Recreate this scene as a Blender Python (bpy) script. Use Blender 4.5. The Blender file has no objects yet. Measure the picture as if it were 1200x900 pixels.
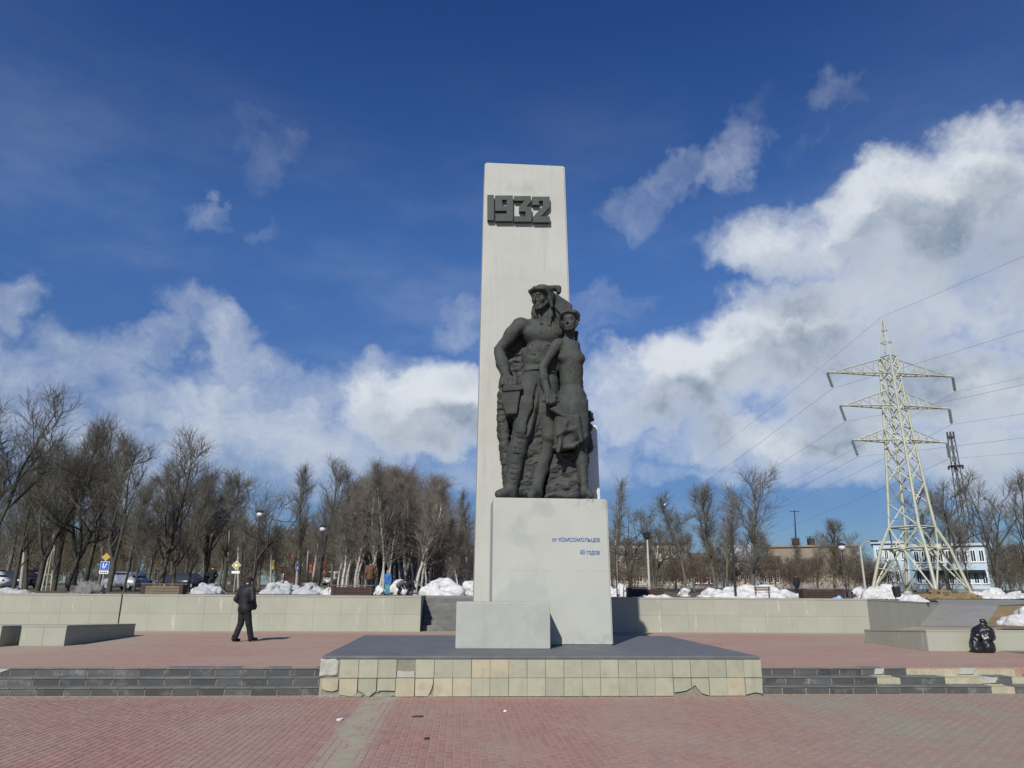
import bpy, bmesh, math, random
import numpy as np
from mathutils import Vector, Matrix
random.seed(7); RNG = np.random.default_rng(7)
SC = bpy.context.scene
COL = SC.collection
R = math.radians

# ------------------------------------------------------------------ camera
FPX, EYE = 850.0, 1.85                       # focal length in pixels of a 1200 wide frame, eye height
PITCH, YAW, ROLL = R(15.83), R(4.0), R(0.4)
fw = np.array([math.sin(YAW)*math.cos(PITCH), math.cos(YAW)*math.cos(PITCH), math.sin(PITCH)])
rt = np.array([math.cos(YAW), -math.sin(YAW), 0.0]); up = np.cross(rt, fw)
rt, up = rt*math.cos(ROLL)+up*math.sin(ROLL), -rt*math.sin(ROLL)+up*math.cos(ROLL)
EYEP = np.array([0, 0, EYE])
cam_d = bpy.data.cameras.new('camera'); cam = bpy.data.objects.new('camera', cam_d); COL.objects.link(cam)
cam_d.sensor_width = 36.0; cam_d.lens = 36.0*FPX/1200.0; cam_d.clip_start = 0.1; cam_d.clip_end = 6000
cam.matrix_world = Matrix(((rt[0], up[0], -fw[0], 0), (rt[1], up[1], -fw[1], 0), (rt[2], up[2], -fw[2], EYE), (0, 0, 0, 1)))
SC.camera = cam
SC.render.resolution_x, SC.render.resolution_y = 1024, 768

def ray(x, y): return fw*FPX + rt*(x-600) + up*(450-y)
def at(x, y, Y):
    d = ray(x, y); return EYEP + d*(Y/d[1])
def onz(x, y, z):
    d = ray(x, y); return EYEP + d*((z-EYE)/d[2])

# ------------------------------------------------------------------ light, sky
SUN_AZ, SUN_EL = R(22.5), R(38)              # light travels towards +x/+y, sun stands behind the camera on the left
sd = bpy.data.lights.new('sun', 'SUN'); sun = bpy.data.objects.new('sun', sd); COL.objects.link(sun)
sd.energy = 5.0; sd.angle = R(0.53); sd.color = (1.0, 0.955, 0.88)
ldir = Vector((math.sin(SUN_AZ)*math.cos(SUN_EL), math.cos(SUN_AZ)*math.cos(SUN_EL), -math.sin(SUN_EL)))
sun.rotation_euler = ldir.to_track_quat('-Z', 'Y').to_euler()
sun.location = (-30, -60, 60)
SC.view_settings.view_transform = 'Standard'; SC.view_settings.look = 'None'
SC.view_settings.exposure = 0.0; SC.view_settings.gamma = 1.0
try: SC.view_settings.use_curve_mapping = False
except Exception: pass

W = bpy.data.worlds.new('World'); SC.world = W; W.use_nodes = True

class NT:
    """tiny node-tree writer"""
    def __init__(s, nt, clear=True):
        s.t = nt
        if clear: nt.nodes.clear()
    def n(s, typ, ins=None, **kw):
        nd = s.t.nodes.new(typ)
        for k, v in kw.items(): setattr(nd, k, v)
        for k, v in (ins or {}).items(): s.set(nd, k, v)
        return nd
    def set(s, nd, k, v):
        sock = nd.inputs[k]
        if isinstance(v, bpy.types.NodeSocket): s.t.links.new(v, sock)
        elif isinstance(v, bpy.types.Node): s.t.links.new(v.outputs[0], sock)
        else:
            if sock.type == 'RGBA' and hasattr(v, '__len__') and len(v) == 3: v = (*v, 1)
            sock.default_value = v
    def m(s, op, a, b=None, c=None, clamp=False):
        i = {0: a}
        if b is not None: i[1] = b
        if c is not None: i[2] = c
        return s.n('ShaderNodeMath', i, operation=op, use_clamp=clamp).outputs[0]
    def mr(s, v, a, b, c=0.0, d=1.0, smooth=True):
        return s.n('ShaderNodeMapRange', {0: v, 1: a, 2: b, 3: c, 4: d}, interpolation_type='SMOOTHSTEP' if smooth else 'LINEAR').outputs[0]
    def mix(s, f, a, b, mode='MIX'):
        nd = s.n('ShaderNodeMix', data_type='RGBA', blend_type=mode)
        s.set(nd, 0, f); s.set(nd, 6, a); s.set(nd, 7, b); return nd.outputs[2]
    def noise(s, vec, scale, detail=4, rough=0.55, out=0, dist=0.0):
        i = {'Scale': scale, 'Detail': detail, 'Roughness': rough, 'Distortion': dist}
        if vec is not None: i['Vector'] = vec
        return s.n('ShaderNodeTexNoise', i).outputs[out]

# --- the sky: Nishita air with broken cumulus laid out by azimuth and elevation
def azel(x, y):
    d = ray(x, y); d = d/np.linalg.norm(d)
    return math.atan2(d[0], d[1]), math.asin(d[2])
CLOUDS = [  # photo centre, half axes, tilt (deg, clockwise positive), weight
    (1085, 245, 215, 88, -18, 1.0), (1180, 190, 130, 75, -12, 0.8), (930, 285, 120, 62, -12, .7), (1150, 330, 190, 90, 0, .75),
    (1000, 375, 210, 80, -14, .95), (820, 440, 165, 80, -20, .95), (1050, 455, 260, 80, -5, .9), (720, 455, 70, 60, 0, .75),
    (900, 520, 190, 46, -5, .85), (1120, 520, 190, 60, -3, .75), (700, 520, 110, 60, 0, .45), (1170, 560, 170, 46, 0, .62), (930, 552, 240, 34, -3, .55),
    (748, 238, 66, 30, -20, .30), (800, 208, 84, 28, -28, .30), (858, 178, 70, 40, -50, .36), (892, 128, 56, 22, -50, .20), (992, 108, 54, 36, -20, .27), (945, 172, 60, 20, -40, .18),
    (495, 480, 125, 70, -6, .95), (455, 445, 80, 46, -20, .55), (320, 500, 215, 80, 12, .60), (300, 420, 130, 42, 32, .5), (380, 470, 120, 55, 10, .5),
    (40, 450, 210, 95, 5, .50), (170, 400, 80, 36, -15, .42), (140, 520, 190, 60, 0, .5), (3, 338, 66, 38, -10, .40),
    (238, 246, 46, 22, 5, .34), (302, 272, 26, 24, 0, .26), (305, 165, 60, 55, 30, .20), (540, 373, 60, 34, -10, .31),
    (480, 555, 190, 50, 0, .40), (250, 560, 330, 46, 0, .36), (700, 356, 70, 30, -20, .25), (690, 390, 50, 18, -20, .25),
]
def cloud_group():
    g = bpy.data.node_groups.new('cloud_density', 'ShaderNodeTree')
    g.interface.new_socket('P', in_out='INPUT', socket_type='NodeSocketVector')
    g.interface.new_socket('D', in_out='OUTPUT', socket_type='NodeSocketFloat')
    N = NT(g)
    gi = N.n('NodeGroupInput'); go = N.n('NodeGroupOutput')
    # ragged edges: the coordinates are pushed about by noise before the masses are laid down
    w1 = N.n('ShaderNodeTexNoise', {'Vector': gi.outputs[0], 'Scale': 9.0, 'Detail': 5.0, 'Roughness': .6})
    off = N.n('ShaderNodeVectorMath', {0: w1.outputs['Color'], 1: (.5, .5, .5)}, operation='SUBTRACT')
    off = N.n('ShaderNodeVectorMath', {0: off.outputs[0], 'Scale': .17}, operation='SCALE')
    P = N.n('ShaderNodeVectorMath', {0: gi.outputs[0], 1: off.outputs[0]}, operation='ADD').outputs[0]
    tot = None
    for (x, y, a, b, rot, wt) in CLOUDS:
        c0 = azel(x, y); r_ = R(rot)
        ex = azel(x+a*math.cos(r_), y+a*math.sin(r_)); ey = azel(x-b*math.sin(r_), y+b*math.cos(r_))
        M = np.array([[ex[0]-c0[0], ey[0]-c0[0]], [ex[1]-c0[1], ey[1]-c0[1]]])*1.18; Mi = np.linalg.inv(M)
        dx = N.n('ShaderNodeVectorMath', {0: P, 1: (c0[0], c0[1], 0)}, operation='SUBTRACT').outputs[0]
        q0 = N.n('ShaderNodeVectorMath', {0: dx, 1: (Mi[0, 0], Mi[0, 1], 0)}, operation='DOT_PRODUCT').outputs['Value']
        q1 = N.n('ShaderNodeVectorMath', {0: dx, 1: (Mi[1, 0], Mi[1, 1], 0)}, operation='DOT_PRODUCT').outputs['Value']
        r2 = N.m('MULTIPLY_ADD', q0, q0, N.m('MULTIPLY', q1, q1))
        v = N.m('MULTIPLY', N.mr(r2, 1.0, 0.0), wt)
        tot = v if tot is None else N.m('MAXIMUM', N.m('MULTIPLY_ADD', v, .35, tot) if False else tot, v)
    # the rest of the sky, outside the photograph, goes on with the same broken cloud
    sep = N.n('ShaderNodeSeparateXYZ', {0: gi.outputs[0]})
    out = N.mr(N.m('ABSOLUTE', N.m('SUBTRACT', sep.outputs[0], .07)), .66, 1.0)
    big = N.mr(N.noise(P, 2.6, 3), .52, .80)
    band = N.m('MULTIPLY', N.mr(sep.outputs[1], .02, .18), N.mr(sep.outputs[1], 1.1, .45))
    tot = N.m('MAXIMUM', tot, N.m('MULTIPLY', N.m('MULTIPLY', out, big), band))
    st = N.n('ShaderNodeMapping', {0: P}); st.inputs['Rotation'].default_value = (0, 0, R(-24)); st.inputs['Scale'].default_value = (.55, 1.5, 1)
    f = N.m('MULTIPLY_ADD', N.noise(P, 13.0, 9, .56), .5, N.m('MULTIPLY', N.noise(st.outputs[0], 11.0, 9, .6), .5))
    f2 = N.noise(gi.outputs[0], 5.0, 6, .6)
    k = N.m('MULTIPLY_ADD', N.m('SUBTRACT', f, .5), 2.3, N.m('MULTIPLY', N.m('SUBTRACT', f2, .5), 1.5))
    d = N.m('MULTIPLY_ADD', k, N.m('ADD', N.m('MULTIPLY', tot, .75), .10), tot)
    N.set(go, 0, d)
    return g
N = NT(W.node_tree)
sky = N.n('ShaderNodeTexSky', sky_type='NISHITA', sun_disc=False, sun_elevation=SUN_EL, sun_rotation=SUN_AZ+math.pi,
          altitude=300.0, air_density=1.0, dust_density=0.25, ozone_density=3.5)
tc = N.n('ShaderNodeTexCoord')
nv = N.n('ShaderNodeVectorMath', {0: tc.outputs['Generated']}, operation='NORMALIZE')
sp = N.n('ShaderNodeSeparateXYZ', {0: nv.outputs[0]})
az = N.m('ARCTAN2', sp.outputs[0], sp.outputs[1]); el = N.m('ARCSINE', sp.outputs[2])
pv = N.n('ShaderNodeCombineXYZ', {0: az, 1: el, 2: 0.0})
grp = cloud_group()
g1 = N.n('ShaderNodeGroup', node_tree=grp); N.set(g1, 0, pv.outputs[0])
pu = N.n('ShaderNodeVectorMath', {0: pv.outputs[0], 1: (-.012, .055, 0)}, operation='ADD')
g2 = N.n('ShaderNodeGroup', node_tree=grp); N.set(g2, 0, pu.outputs[0])
cover = N.mr(g1.outputs[0], .06, 1.0)
cover = N.m('MULTIPLY', cover, N.mr(el, .02, .16, .45, 1.0))
vl = N.n('ShaderNodeMapping', {0: pv.outputs[0]}); vl.inputs['Scale'].default_value = (.8, 2.0, 1)
veil = N.m('MULTIPLY', N.mr(N.noise(vl.outputs[0], 2.3, 7, .6), .42, .75), N.m('MULTIPLY', N.mr(el, 0.0, .12), N.mr(el, .75, .30)))
cover = N.m('MAXIMUM', cover, N.m('MULTIPLY', veil, .20))
under = N.mr(g2.outputs[0], .12, .85)                   # cloud overhead of this point: its base is in its own shade
thick = N.mr(g1.outputs[0], .35, 1.15)
blotch = N.mr(N.noise(pv.outputs[0], 7.0, 5, .55), .35, .68)
shade = N.m('MULTIPLY', N.m('MULTIPLY', under, thick), N.m('MULTIPLY_ADD', blotch, .6, .4))
ramp = N.n('ShaderNodeValToRGB', {0: N.m('DIVIDE', el, math.pi/2)}); er = ramp.color_ramp.elements
for i, (p, c) in enumerate(((.02, (.33, .43, .58)), (.07, (.32, .42, .60)), (.17, (.43, .60, .86)), (.29, (.50, .74, 1.08)), (.47, (.27, .50, .91)), (1.0, (.26, .48, .88)))):
    e = er[i] if i < 2 else er.new(p); e.position = p; e.color = (*c, 1)
skyc = N.mix(1.0, sky.outputs[0], ramp.outputs[0], 'MULTIPLY')
ccol = N.mix(shade, (7.4, 7.8, 8.2), (1.9, 2.6, 3.6))
allc = N.mix(N.m('MULTIPLY', cover, .93), skyc, ccol)
bg = N.n('ShaderNodeBackground', {0: allc, 1: 0.10})
wo = N.n('ShaderNodeOutputWorld'); W.node_tree.links.new(bg.outputs[0], wo.inputs[0])

# ------------------------------------------------------------------ materials
def mat(name, base, rough=.8, var=.0, vscale=3.0, bump=.0, bscale=40.0, dirt=None, dirt_amt=.0, dscale=1.2, metallic=0.0,
        streak=None, streak_amt=.0, spec=.3, fn=None, world=True):
    m = bpy.data.materials.new(name); m.use_nodes = True
    N = NT(m.node_tree)
    o = N.n('ShaderNodeOutputMaterial'); b = N.n('ShaderNodeBsdfPrincipled', {'Roughness': rough, 'Metallic': metallic})
    b.inputs['Specular IOR Level'].default_value = spec
    m.node_tree.links.new(b.outputs[0], o.inputs[0])
    pos = N.n('ShaderNodeNewGeometry').outputs['Position'] if world else N.n('ShaderNodeTexCoord').outputs['Object']
    c = N.n('ShaderNodeRGB').outputs[0]; c.default_value = (*base, 1)
    if var:
        f = N.mr(N.noise(pos, vscale, 6, .6), .25, .75, 1-var, 1+var, False)
        c = N.mix(1.0, c, N.n('ShaderNodeCombineColor', {0: f, 1: f, 2: f}).outputs[0], 'MULTIPLY')
    if dirt is not None:
        f = N.mr(N.noise(pos, dscale, 7, .65), .48, .72)
        c = N.mix(N.m('MULTIPLY', f, dirt_amt), c, dirt)
    if streak is not None:          # run-off marks, long in z
        mp = N.n('ShaderNodeMapping', {0: pos}); mp.inputs['Scale'].default_value = (4.5, 4.5, .35)
        f = N.mr(N.noise(mp.outputs[0], 1.6, 5, .6), .52, .75)
        c = N.mix(N.m('MULTIPLY', f, streak_amt), c, streak)
    if fn: c = fn(N, pos, c, b) or c
    N.set(b, 'Base Color', c)
    if bump:
        bp = N.n('ShaderNodeBump', {'Strength': bump, 'Distance': .02, 'Height': N.noise(pos, bscale, 5, .6)})
        N.set(b, 'Normal', bp.outputs[0])
    return m
def tone(N, c, lo, hi):              # each loose piece its own tone
    r_ = N.n('ShaderNodeObjectInfo').outputs['Random']
    f = N.mr(r_, 0, 1, lo, hi, False)
    return N.mix(1.0, c, N.n('ShaderNodeCombineColor', {0: f, 1: f, 2: f}).outputs[0], 'MULTIPLY')

M = {}
def stele_fn(N, pos, c, b):
    s = N.n('ShaderNodeSeparateXYZ', {0: pos})
    m1 = N.m('MULTIPLY', N.mr(N.m('ABSOLUTE', N.m('SUBTRACT', s.outputs[2], 12.72)), .30, .06), N.mr(N.m('ABSOLUTE', N.m('SUBTRACT', s.outputs[0], 1.45)), .75, .4))
    c = N.mix(N.m('MULTIPLY', N.m('MULTIPLY', m1, N.mr(N.noise(pos, 3.2, 6, .65), .38, .6)), .55), c, (.30, .33, .285))
    z = N.m('PINGPONG', N.m('MULTIPLY_ADD', N.noise(pos, 1.5, 3, .5), .04, s.outputs[2]), .62)
    ln = N.m('MULTIPLY', N.mr(z, .014, .003), N.mr(N.noise(pos, 1.7, 4, .6), .42, .62))
    c = N.mix(N.m('MULTIPLY', ln, .30), c, (.30, .30, .26))
    g = N.mr(N.noise(pos, 1.3, 3, .5), .52, .60)
    return N.mix(N.m('MULTIPLY', g, .22), c, (.36, .36, .32))
M['concrete'] = mat('painted_concrete', (.415, .417, .38), .85, .07, 1.1, .25, 30, (.32, .325, .29), .5, .55, streak=(.33, .335, .31), streak_amt=.55, fn=stele_fn)
def ped_fn(N, pos, c, b):
    f = N.mr(N.noise(pos, .9, 4, .5), .55, .66)
    c = N.mix(N.m('MULTIPLY', f, .5), c, (.29, .305, .28))
    sz = N.n('ShaderNodeSeparateXYZ', {0: pos})
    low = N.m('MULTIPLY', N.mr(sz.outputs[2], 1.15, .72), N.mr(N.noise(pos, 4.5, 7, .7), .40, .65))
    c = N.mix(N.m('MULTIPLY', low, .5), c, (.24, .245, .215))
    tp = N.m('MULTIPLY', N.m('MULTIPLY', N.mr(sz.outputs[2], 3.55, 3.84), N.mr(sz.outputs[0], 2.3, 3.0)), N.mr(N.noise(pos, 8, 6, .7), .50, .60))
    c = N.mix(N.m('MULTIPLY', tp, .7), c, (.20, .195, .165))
    ln = N.m('MULTIPLY', N.mr(N.m('ABSOLUTE', N.m('SUBTRACT', N.m('MULTIPLY_ADD', N.noise(pos, 2.0, 3, .5), .05, sz.outputs[2]), 2.28)), .022, .004), N.mr(N.noise(pos, 3, 3, .5), .4, .6))
    c = N.mix(N.m('MULTIPLY', ln, .25), c, (.26, .265, .24))
    g = N.mr(N.noise(pos, 9, 6, .7), .66, .72)
    return N.mix(N.m('MULTIPLY', g, .45), c, (.25, .255, .24))
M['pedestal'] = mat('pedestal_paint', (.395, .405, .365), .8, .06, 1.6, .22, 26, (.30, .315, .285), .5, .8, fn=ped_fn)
M['block'] = mat('block_paint', (.345, .355, .325), .85, .08, 2.2, .25, 26, (.27, .285, .26), .5, 1.5, streak=(.28, .29, .26), streak_amt=.4)
M['bronze'] = mat('dark_cast_metal', (.049, .053, .048), .72, .30, 3.0, .9, 20, (.026, .030, .028), .6, 2.2, spec=.25, streak=(.072, .078, .070), streak_amt=.5)
M['bronze_rough'] = mat('dark_cast_rock', (.044, .047, .043), .65, .3, 6.0, .8, 14, (.028, .03, .03), .6, 4.0, spec=.3)
M['digit'] = mat('dark_sign_metal', (.048, .060, .053), .6, .15, 6, .1, 30)
M['slab_top'] = mat('dark_granite_top', (.105, .111, .118), .6, .15, 1.4, .15, 60, (.17, .17, .155), .5, 2.4, spec=.35)
M['mortar'] = mat('tile_mortar', (.20, .195, .15), .95, .2, 8, .3, 30)
M['core'] = mat('rubble_core', (.22, .215, .175), .95, .25, 9, .9, 18)
def tile_m(n, c): return mat(n, c, .6, .10, 4.0, .12, 40, (.22, .215, .165), .5, 4.5, streak=(.24, .235, .18), streak_amt=.35, fn=lambda N, p, c, b: tone(N, c, .93, 1.07))
M['tile_green'] = tile_m('tile_greenish', (.325, .325, .24))
M['tile_grey'] = tile_m('tile_greyish', (.295, .295, .22))
M['tile_cream'] = tile_m('tile_cream', (.385, .345, .245))
def wall_fn(N, p, c, b):
    # efflorescence: sparse pale runs down the face
    mp = N.n('ShaderNodeMapping', {0: p}); mp.inputs['Scale'].default_value = (2.4, 2.4, .28)
    f = N.mr(N.noise(mp.outputs[0], 2.2, 6, .7), .60, .68)
    c = N.mix(N.m('MULTIPLY', f, .55), c, (.50, .50, .43))
    return tone(N, c, .96, 1.04)
M['wall'] = mat('wall_cladding', (.32, .324, .262), .8, .07, 1.2, .1, 40, (.275, .285, .225), .4, 1.0, fn=wall_fn)
M['joint'] = mat('wall_joint', (.31, .315, .25), .95, .15, 5)
M['coping'] = mat('wall_coping', (.31, .31, .25), .85, .12, 2, .2, 40, (.3, .3, .25), .4, 3)
def step_fn(N, p, c, b):
    f = N.mr(N.noise(p, 2.6, 7, .7), .50, .68)
    c = N.mix(N.m('MULTIPLY', f, .55), c, (.20, .20, .18))
    return tone(N, c, .75, 1.35)
M['step'] = mat('black_step_tile', (.068, .070, .069), .45, .15, 4, .1, 40, fn=step_fn)
M['tread'] = mat('dark_step_tread', (.125, .127, .122), .6, .2, 3, .15, 40, (.22, .215, .185), .7, 1.6)
M['grout'] = mat('pale_grout', (.30, .30, .27), .95, .2, 6)
M['bared'] = mat('bared_mortar', (.36, .335, .235), .95, .2, 7, .5, 25, (.25, .25, .2), .4, 5)
M['patch'] = mat('pale_cement', (.36, .36, .315), .9, .15, 4, .3, 30)
def brick_fn(N, pos, c, b):
    # every paver its own tone
    sx = N.n('ShaderNodeSeparateXYZ', {0: pos})
    ix = N.m('FLOOR', N.m('DIVIDE', sx.outputs[0], .1)); odd = N.m('MODULO', N.m('ABSOLUTE', ix), 2.0)
    iy = N.m('FLOOR', N.m('DIVIDE', N.m('MULTIPLY_ADD', odd, .1, sx.outputs[1]), .2))
    wn = N.n('ShaderNodeTexWhiteNoise', {0: N.n('ShaderNodeCombineXYZ', {0: ix, 1: iy, 2: 0.0}).outputs[0]}, noise_dimensions='2D')
    f = N.mr(wn.outputs[0], 0, 1, .90, 1.10, False)
    c = N.mix(1.0, c, N.n('ShaderNodeCombineColor', {0: f, 1: f, 2: f}).outputs[0], 'MULTIPLY')
    # dust trodden and blown over the paving, thicker to the right, and a sandy strip running to the platform
    dustc = (.305, .252, .205)
    mp = N.n('ShaderNodeMapping', {0: pos}); mp.inputs['Scale'].default_value = (.55, .3, 1)
    d1 = N.mr(N.noise(mp.outputs[0], 1.0, 7, .62), .36, .70)
    d2 = N.mr(N.noise(pos, 5.0, 6, .7), .45, .7)
    right = N.mr(sx.outputs[0], 1.5, 6.5); left = N.mr(sx.outputs[0], -3.0, -8.0)
    far = N.mr(sx.outputs[1], 13.2, 14.3)
    d = N.m('ADD', N.m('MULTIPLY', d1, .50), N.m('MULTIPLY', d2, .26))
    d = N.m('ADD', d, N.m('ADD', N.m('MULTIPLY', right, .42), N.m('MULTIPLY', left, .20)), clamp=True)
    wob = N.m('MULTIPLY_ADD', N.m('SUBTRACT', N.noise(pos, 1.6, 6, .7), .5), .55, N.m('ADD', sx.outputs[0], 1.30))
    strip = N.m('MULTIPLY', N.mr(N.m('ABSOLUTE', wob), .42, .16), N.mr(sx.outputs[1], 14.6, 14.2))
    d = N.m('MAXIMUM', d, N.m('MULTIPLY', strip, .92))
    nearp = N.m('MULTIPLY', N.mr(sx.outputs[1], 13.65, 13.98), N.mr(sx.outputs[1], 14.6, 14.4))
    d = N.m('MAXIMUM', d, N.m('MULTIPLY', nearp, .62))
    dcol = N.mix(right, dustc, (.250, .232, .178))
    return N.mix(d, c, dcol)
M['paver'] = mat('red_paver', (.288, .153, .130), .85, .12, 14, .25, 70, fn=brick_fn)
M['loose_sand'] = mat('loose_sand', (.31, .28, .205), .95, .12, 5, .5, 30, (.24, .145, .125), .85, 2.5)
M['sand'] = mat('joint_sand', (.30, .228, .182), .95, .2, 20)
def plaza_fn(N, pos, c, b):
    sx = N.n('ShaderNodeSeparateXYZ', {0: pos})
    u = N.n('ShaderNodeMapping', {0: pos}); u.inputs['Rotation'].default_value = (0, 0, R(90))
    br = N.n('ShaderNodeTexBrick', {'Vector': u.outputs[0], 'Color1': (.295, .165, .14, 1), 'Color2': (.33, .195, .165, 1), 'Mortar': (.32, .265, .19, 1),
             'Scale': 1.0, 'Mortar Size': .006, 'Brick Width': .2, 'Row Height': .1}).outputs[0]
    mp = N.n('ShaderNodeMapping', {0: pos}); mp.inputs['Scale'].default_value = (.35, .6, 1)
    d1 = N.mr(N.noise(mp.outputs[0], 1.0, 7, .62), .36, .66)
    lft = N.m('MULTIPLY', N.mr(sx.outputs[0], -7.0, -11.0), .45)
    wallside = N.mr(sx.outputs[1], 25.6, 27.0, 0, .5)
    d = N.m('ADD', N.m('MULTIPLY', d1, .36), N.m('ADD', lft, wallside), clamp=True)
    return N.mix(d, br, (.325, .285, .205))
M['plaza'] = mat('upper_paving', (.3, .2, .18), .9, .0, 3, .15, 40, fn=plaza_fn)
M['snow'] = mat('old_snow', (.54, .54, .53), .7, .08, 5, .9, 12, (.24, .215, .175), .8, 3.0, spec=.2)
M['snow_dirty'] = mat('dirty_snow', (.38, .39, .40), .8, .15, 4, .9, 7, (.14, .13, .115), .75, 3.0)
M['bark'] = mat('dark_bark', (.066, .060, .048), .95, .3, 3, .6, 14, (.075, .085, .05), .5, 1.4)
M['bark_grey'] = mat('grey_bark', (.115, .102, .085), .95, .3, 3, .5, 14)
M['twig'] = mat('dark_twigs', (.125, .115, .092), .95, .25, .8)
M['twig_grey'] = mat('grey_twigs', (.165, .152, .128), .95, .2, .8)
M['twig_red'] = mat('reddish_birch_twigs', (.19, .162, .135), .95, .25, .5)
M['twig_pale'] = mat('pale_olive_twigs', (.135, .115, .078), .95, .2, .6)
def birch_fn(N, p, c, b):
    mp = N.n('ShaderNodeMapping', {0: p}); mp.inputs['Scale'].default_value = (3, 3, 5)
    return N.mix(N.mr(N.noise(mp.outputs[0], 1.2, 5, .7), .54, .64), c, (.06, .055, .05))
M['birch'] = mat('birch_bark', (.42, .40, .365), .8, .1, 3, fn=birch_fn)
M['brush'] = mat('brown_brush', (.118, .092, .068), .95, .3, .3)
M['soil'] = mat('spring_ground', (.10, .083, .056), .95, .3, .8, .6, 4, (.10, .11, .05), .7, .12)
M['grass_dead'] = mat('dead_grass', (.20, .14, .075), .95, .3, 1.5, .8, 8, (.09, .10, .04), .6, .5)
M['asphalt'] = mat('grey_asphalt', (.14, .138, .132), .9, .15, 1.2, .3, 50, (.25, .24, .22), .4, .7)
M['ramp'] = mat('grey_ramp', (.20, .198, .185), .9, .1, 1.5, .25, 40, (.25, .245, .22), .4, .8)
M['black_cloth'] = mat('black_cloth', (.014, .015, .017), .85, .35, 14, .5, 40)
M['dark_cloth'] = mat('dark_cloth', (.018, .02, .024), .9, .2, 9)
M['jacket_cloth'] = mat('jacket_cloth', (.014, .015, .017), .6, .3, 12, .8, 18)
M['skin'] = mat('skin', (.50, .30, .22), .6)
M['black_plastic'] = mat('black_bin_bag', (.012, .013, .016), .32, .2, 6, .5, 16, spec=.5)
M['dark_wood'] = mat('dark_brown_wood', (.055, .032, .026), .7, .25, 4, .2, 30)
M['wood'] = mat('weathered_wood', (.16, .125, .085), .8, .25, 4, .2, 30)
M['iron'] = mat('black_iron', (.025, .026, .028), .5)
M['pole_grey'] = mat('pale_pole_concrete', (.34, .33, .30), .85, .1, 2)
M['galv'] = mat('pylon_paint', (.42, .43, .33), .6, .12, .8, .1, 8, (.28, .27, .19), .3, 1.4)
M['insul'] = mat('insulator_glass', (.13, .155, .135), .3)
M['wire'] = mat('conductor', (.36, .38, .40), .6)
M['glass_dark'] = mat('dark_glass', (.02, .025, .03), .12, spec=.5)
M['lamp_glass'] = mat('lamp_glass', (.55, .57, .60), .15, spec=.6)
M['white'] = mat('white_paint', (.75, .76, .77), .5)
M['red'] = mat('bus_red', (.09, .028, .028), .4)
M['orange'] = mat('kiosk_red', (.33, .06, .03), .6)
M['silver'] = mat('car_silver', (.42, .45, .48), .35, metallic=.3)
M['car_dark'] = mat('car_dark', (.03, .035, .045), .3)
M['tyre'] = mat('tyre', (.015, .015, .015), .8)
M['blue'] = mat('sign_blue', (.02, .11, .50), .5)
M['yellow'] = mat('sign_yellow', (.42, .33, .06), .5)
M['text_blue'] = mat('inscription_blue', (.06, .125, .32), .7, .3, 14)
def flat(n, c, rough=.8): return mat(n, c, rough, .12, 1.0)

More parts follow.
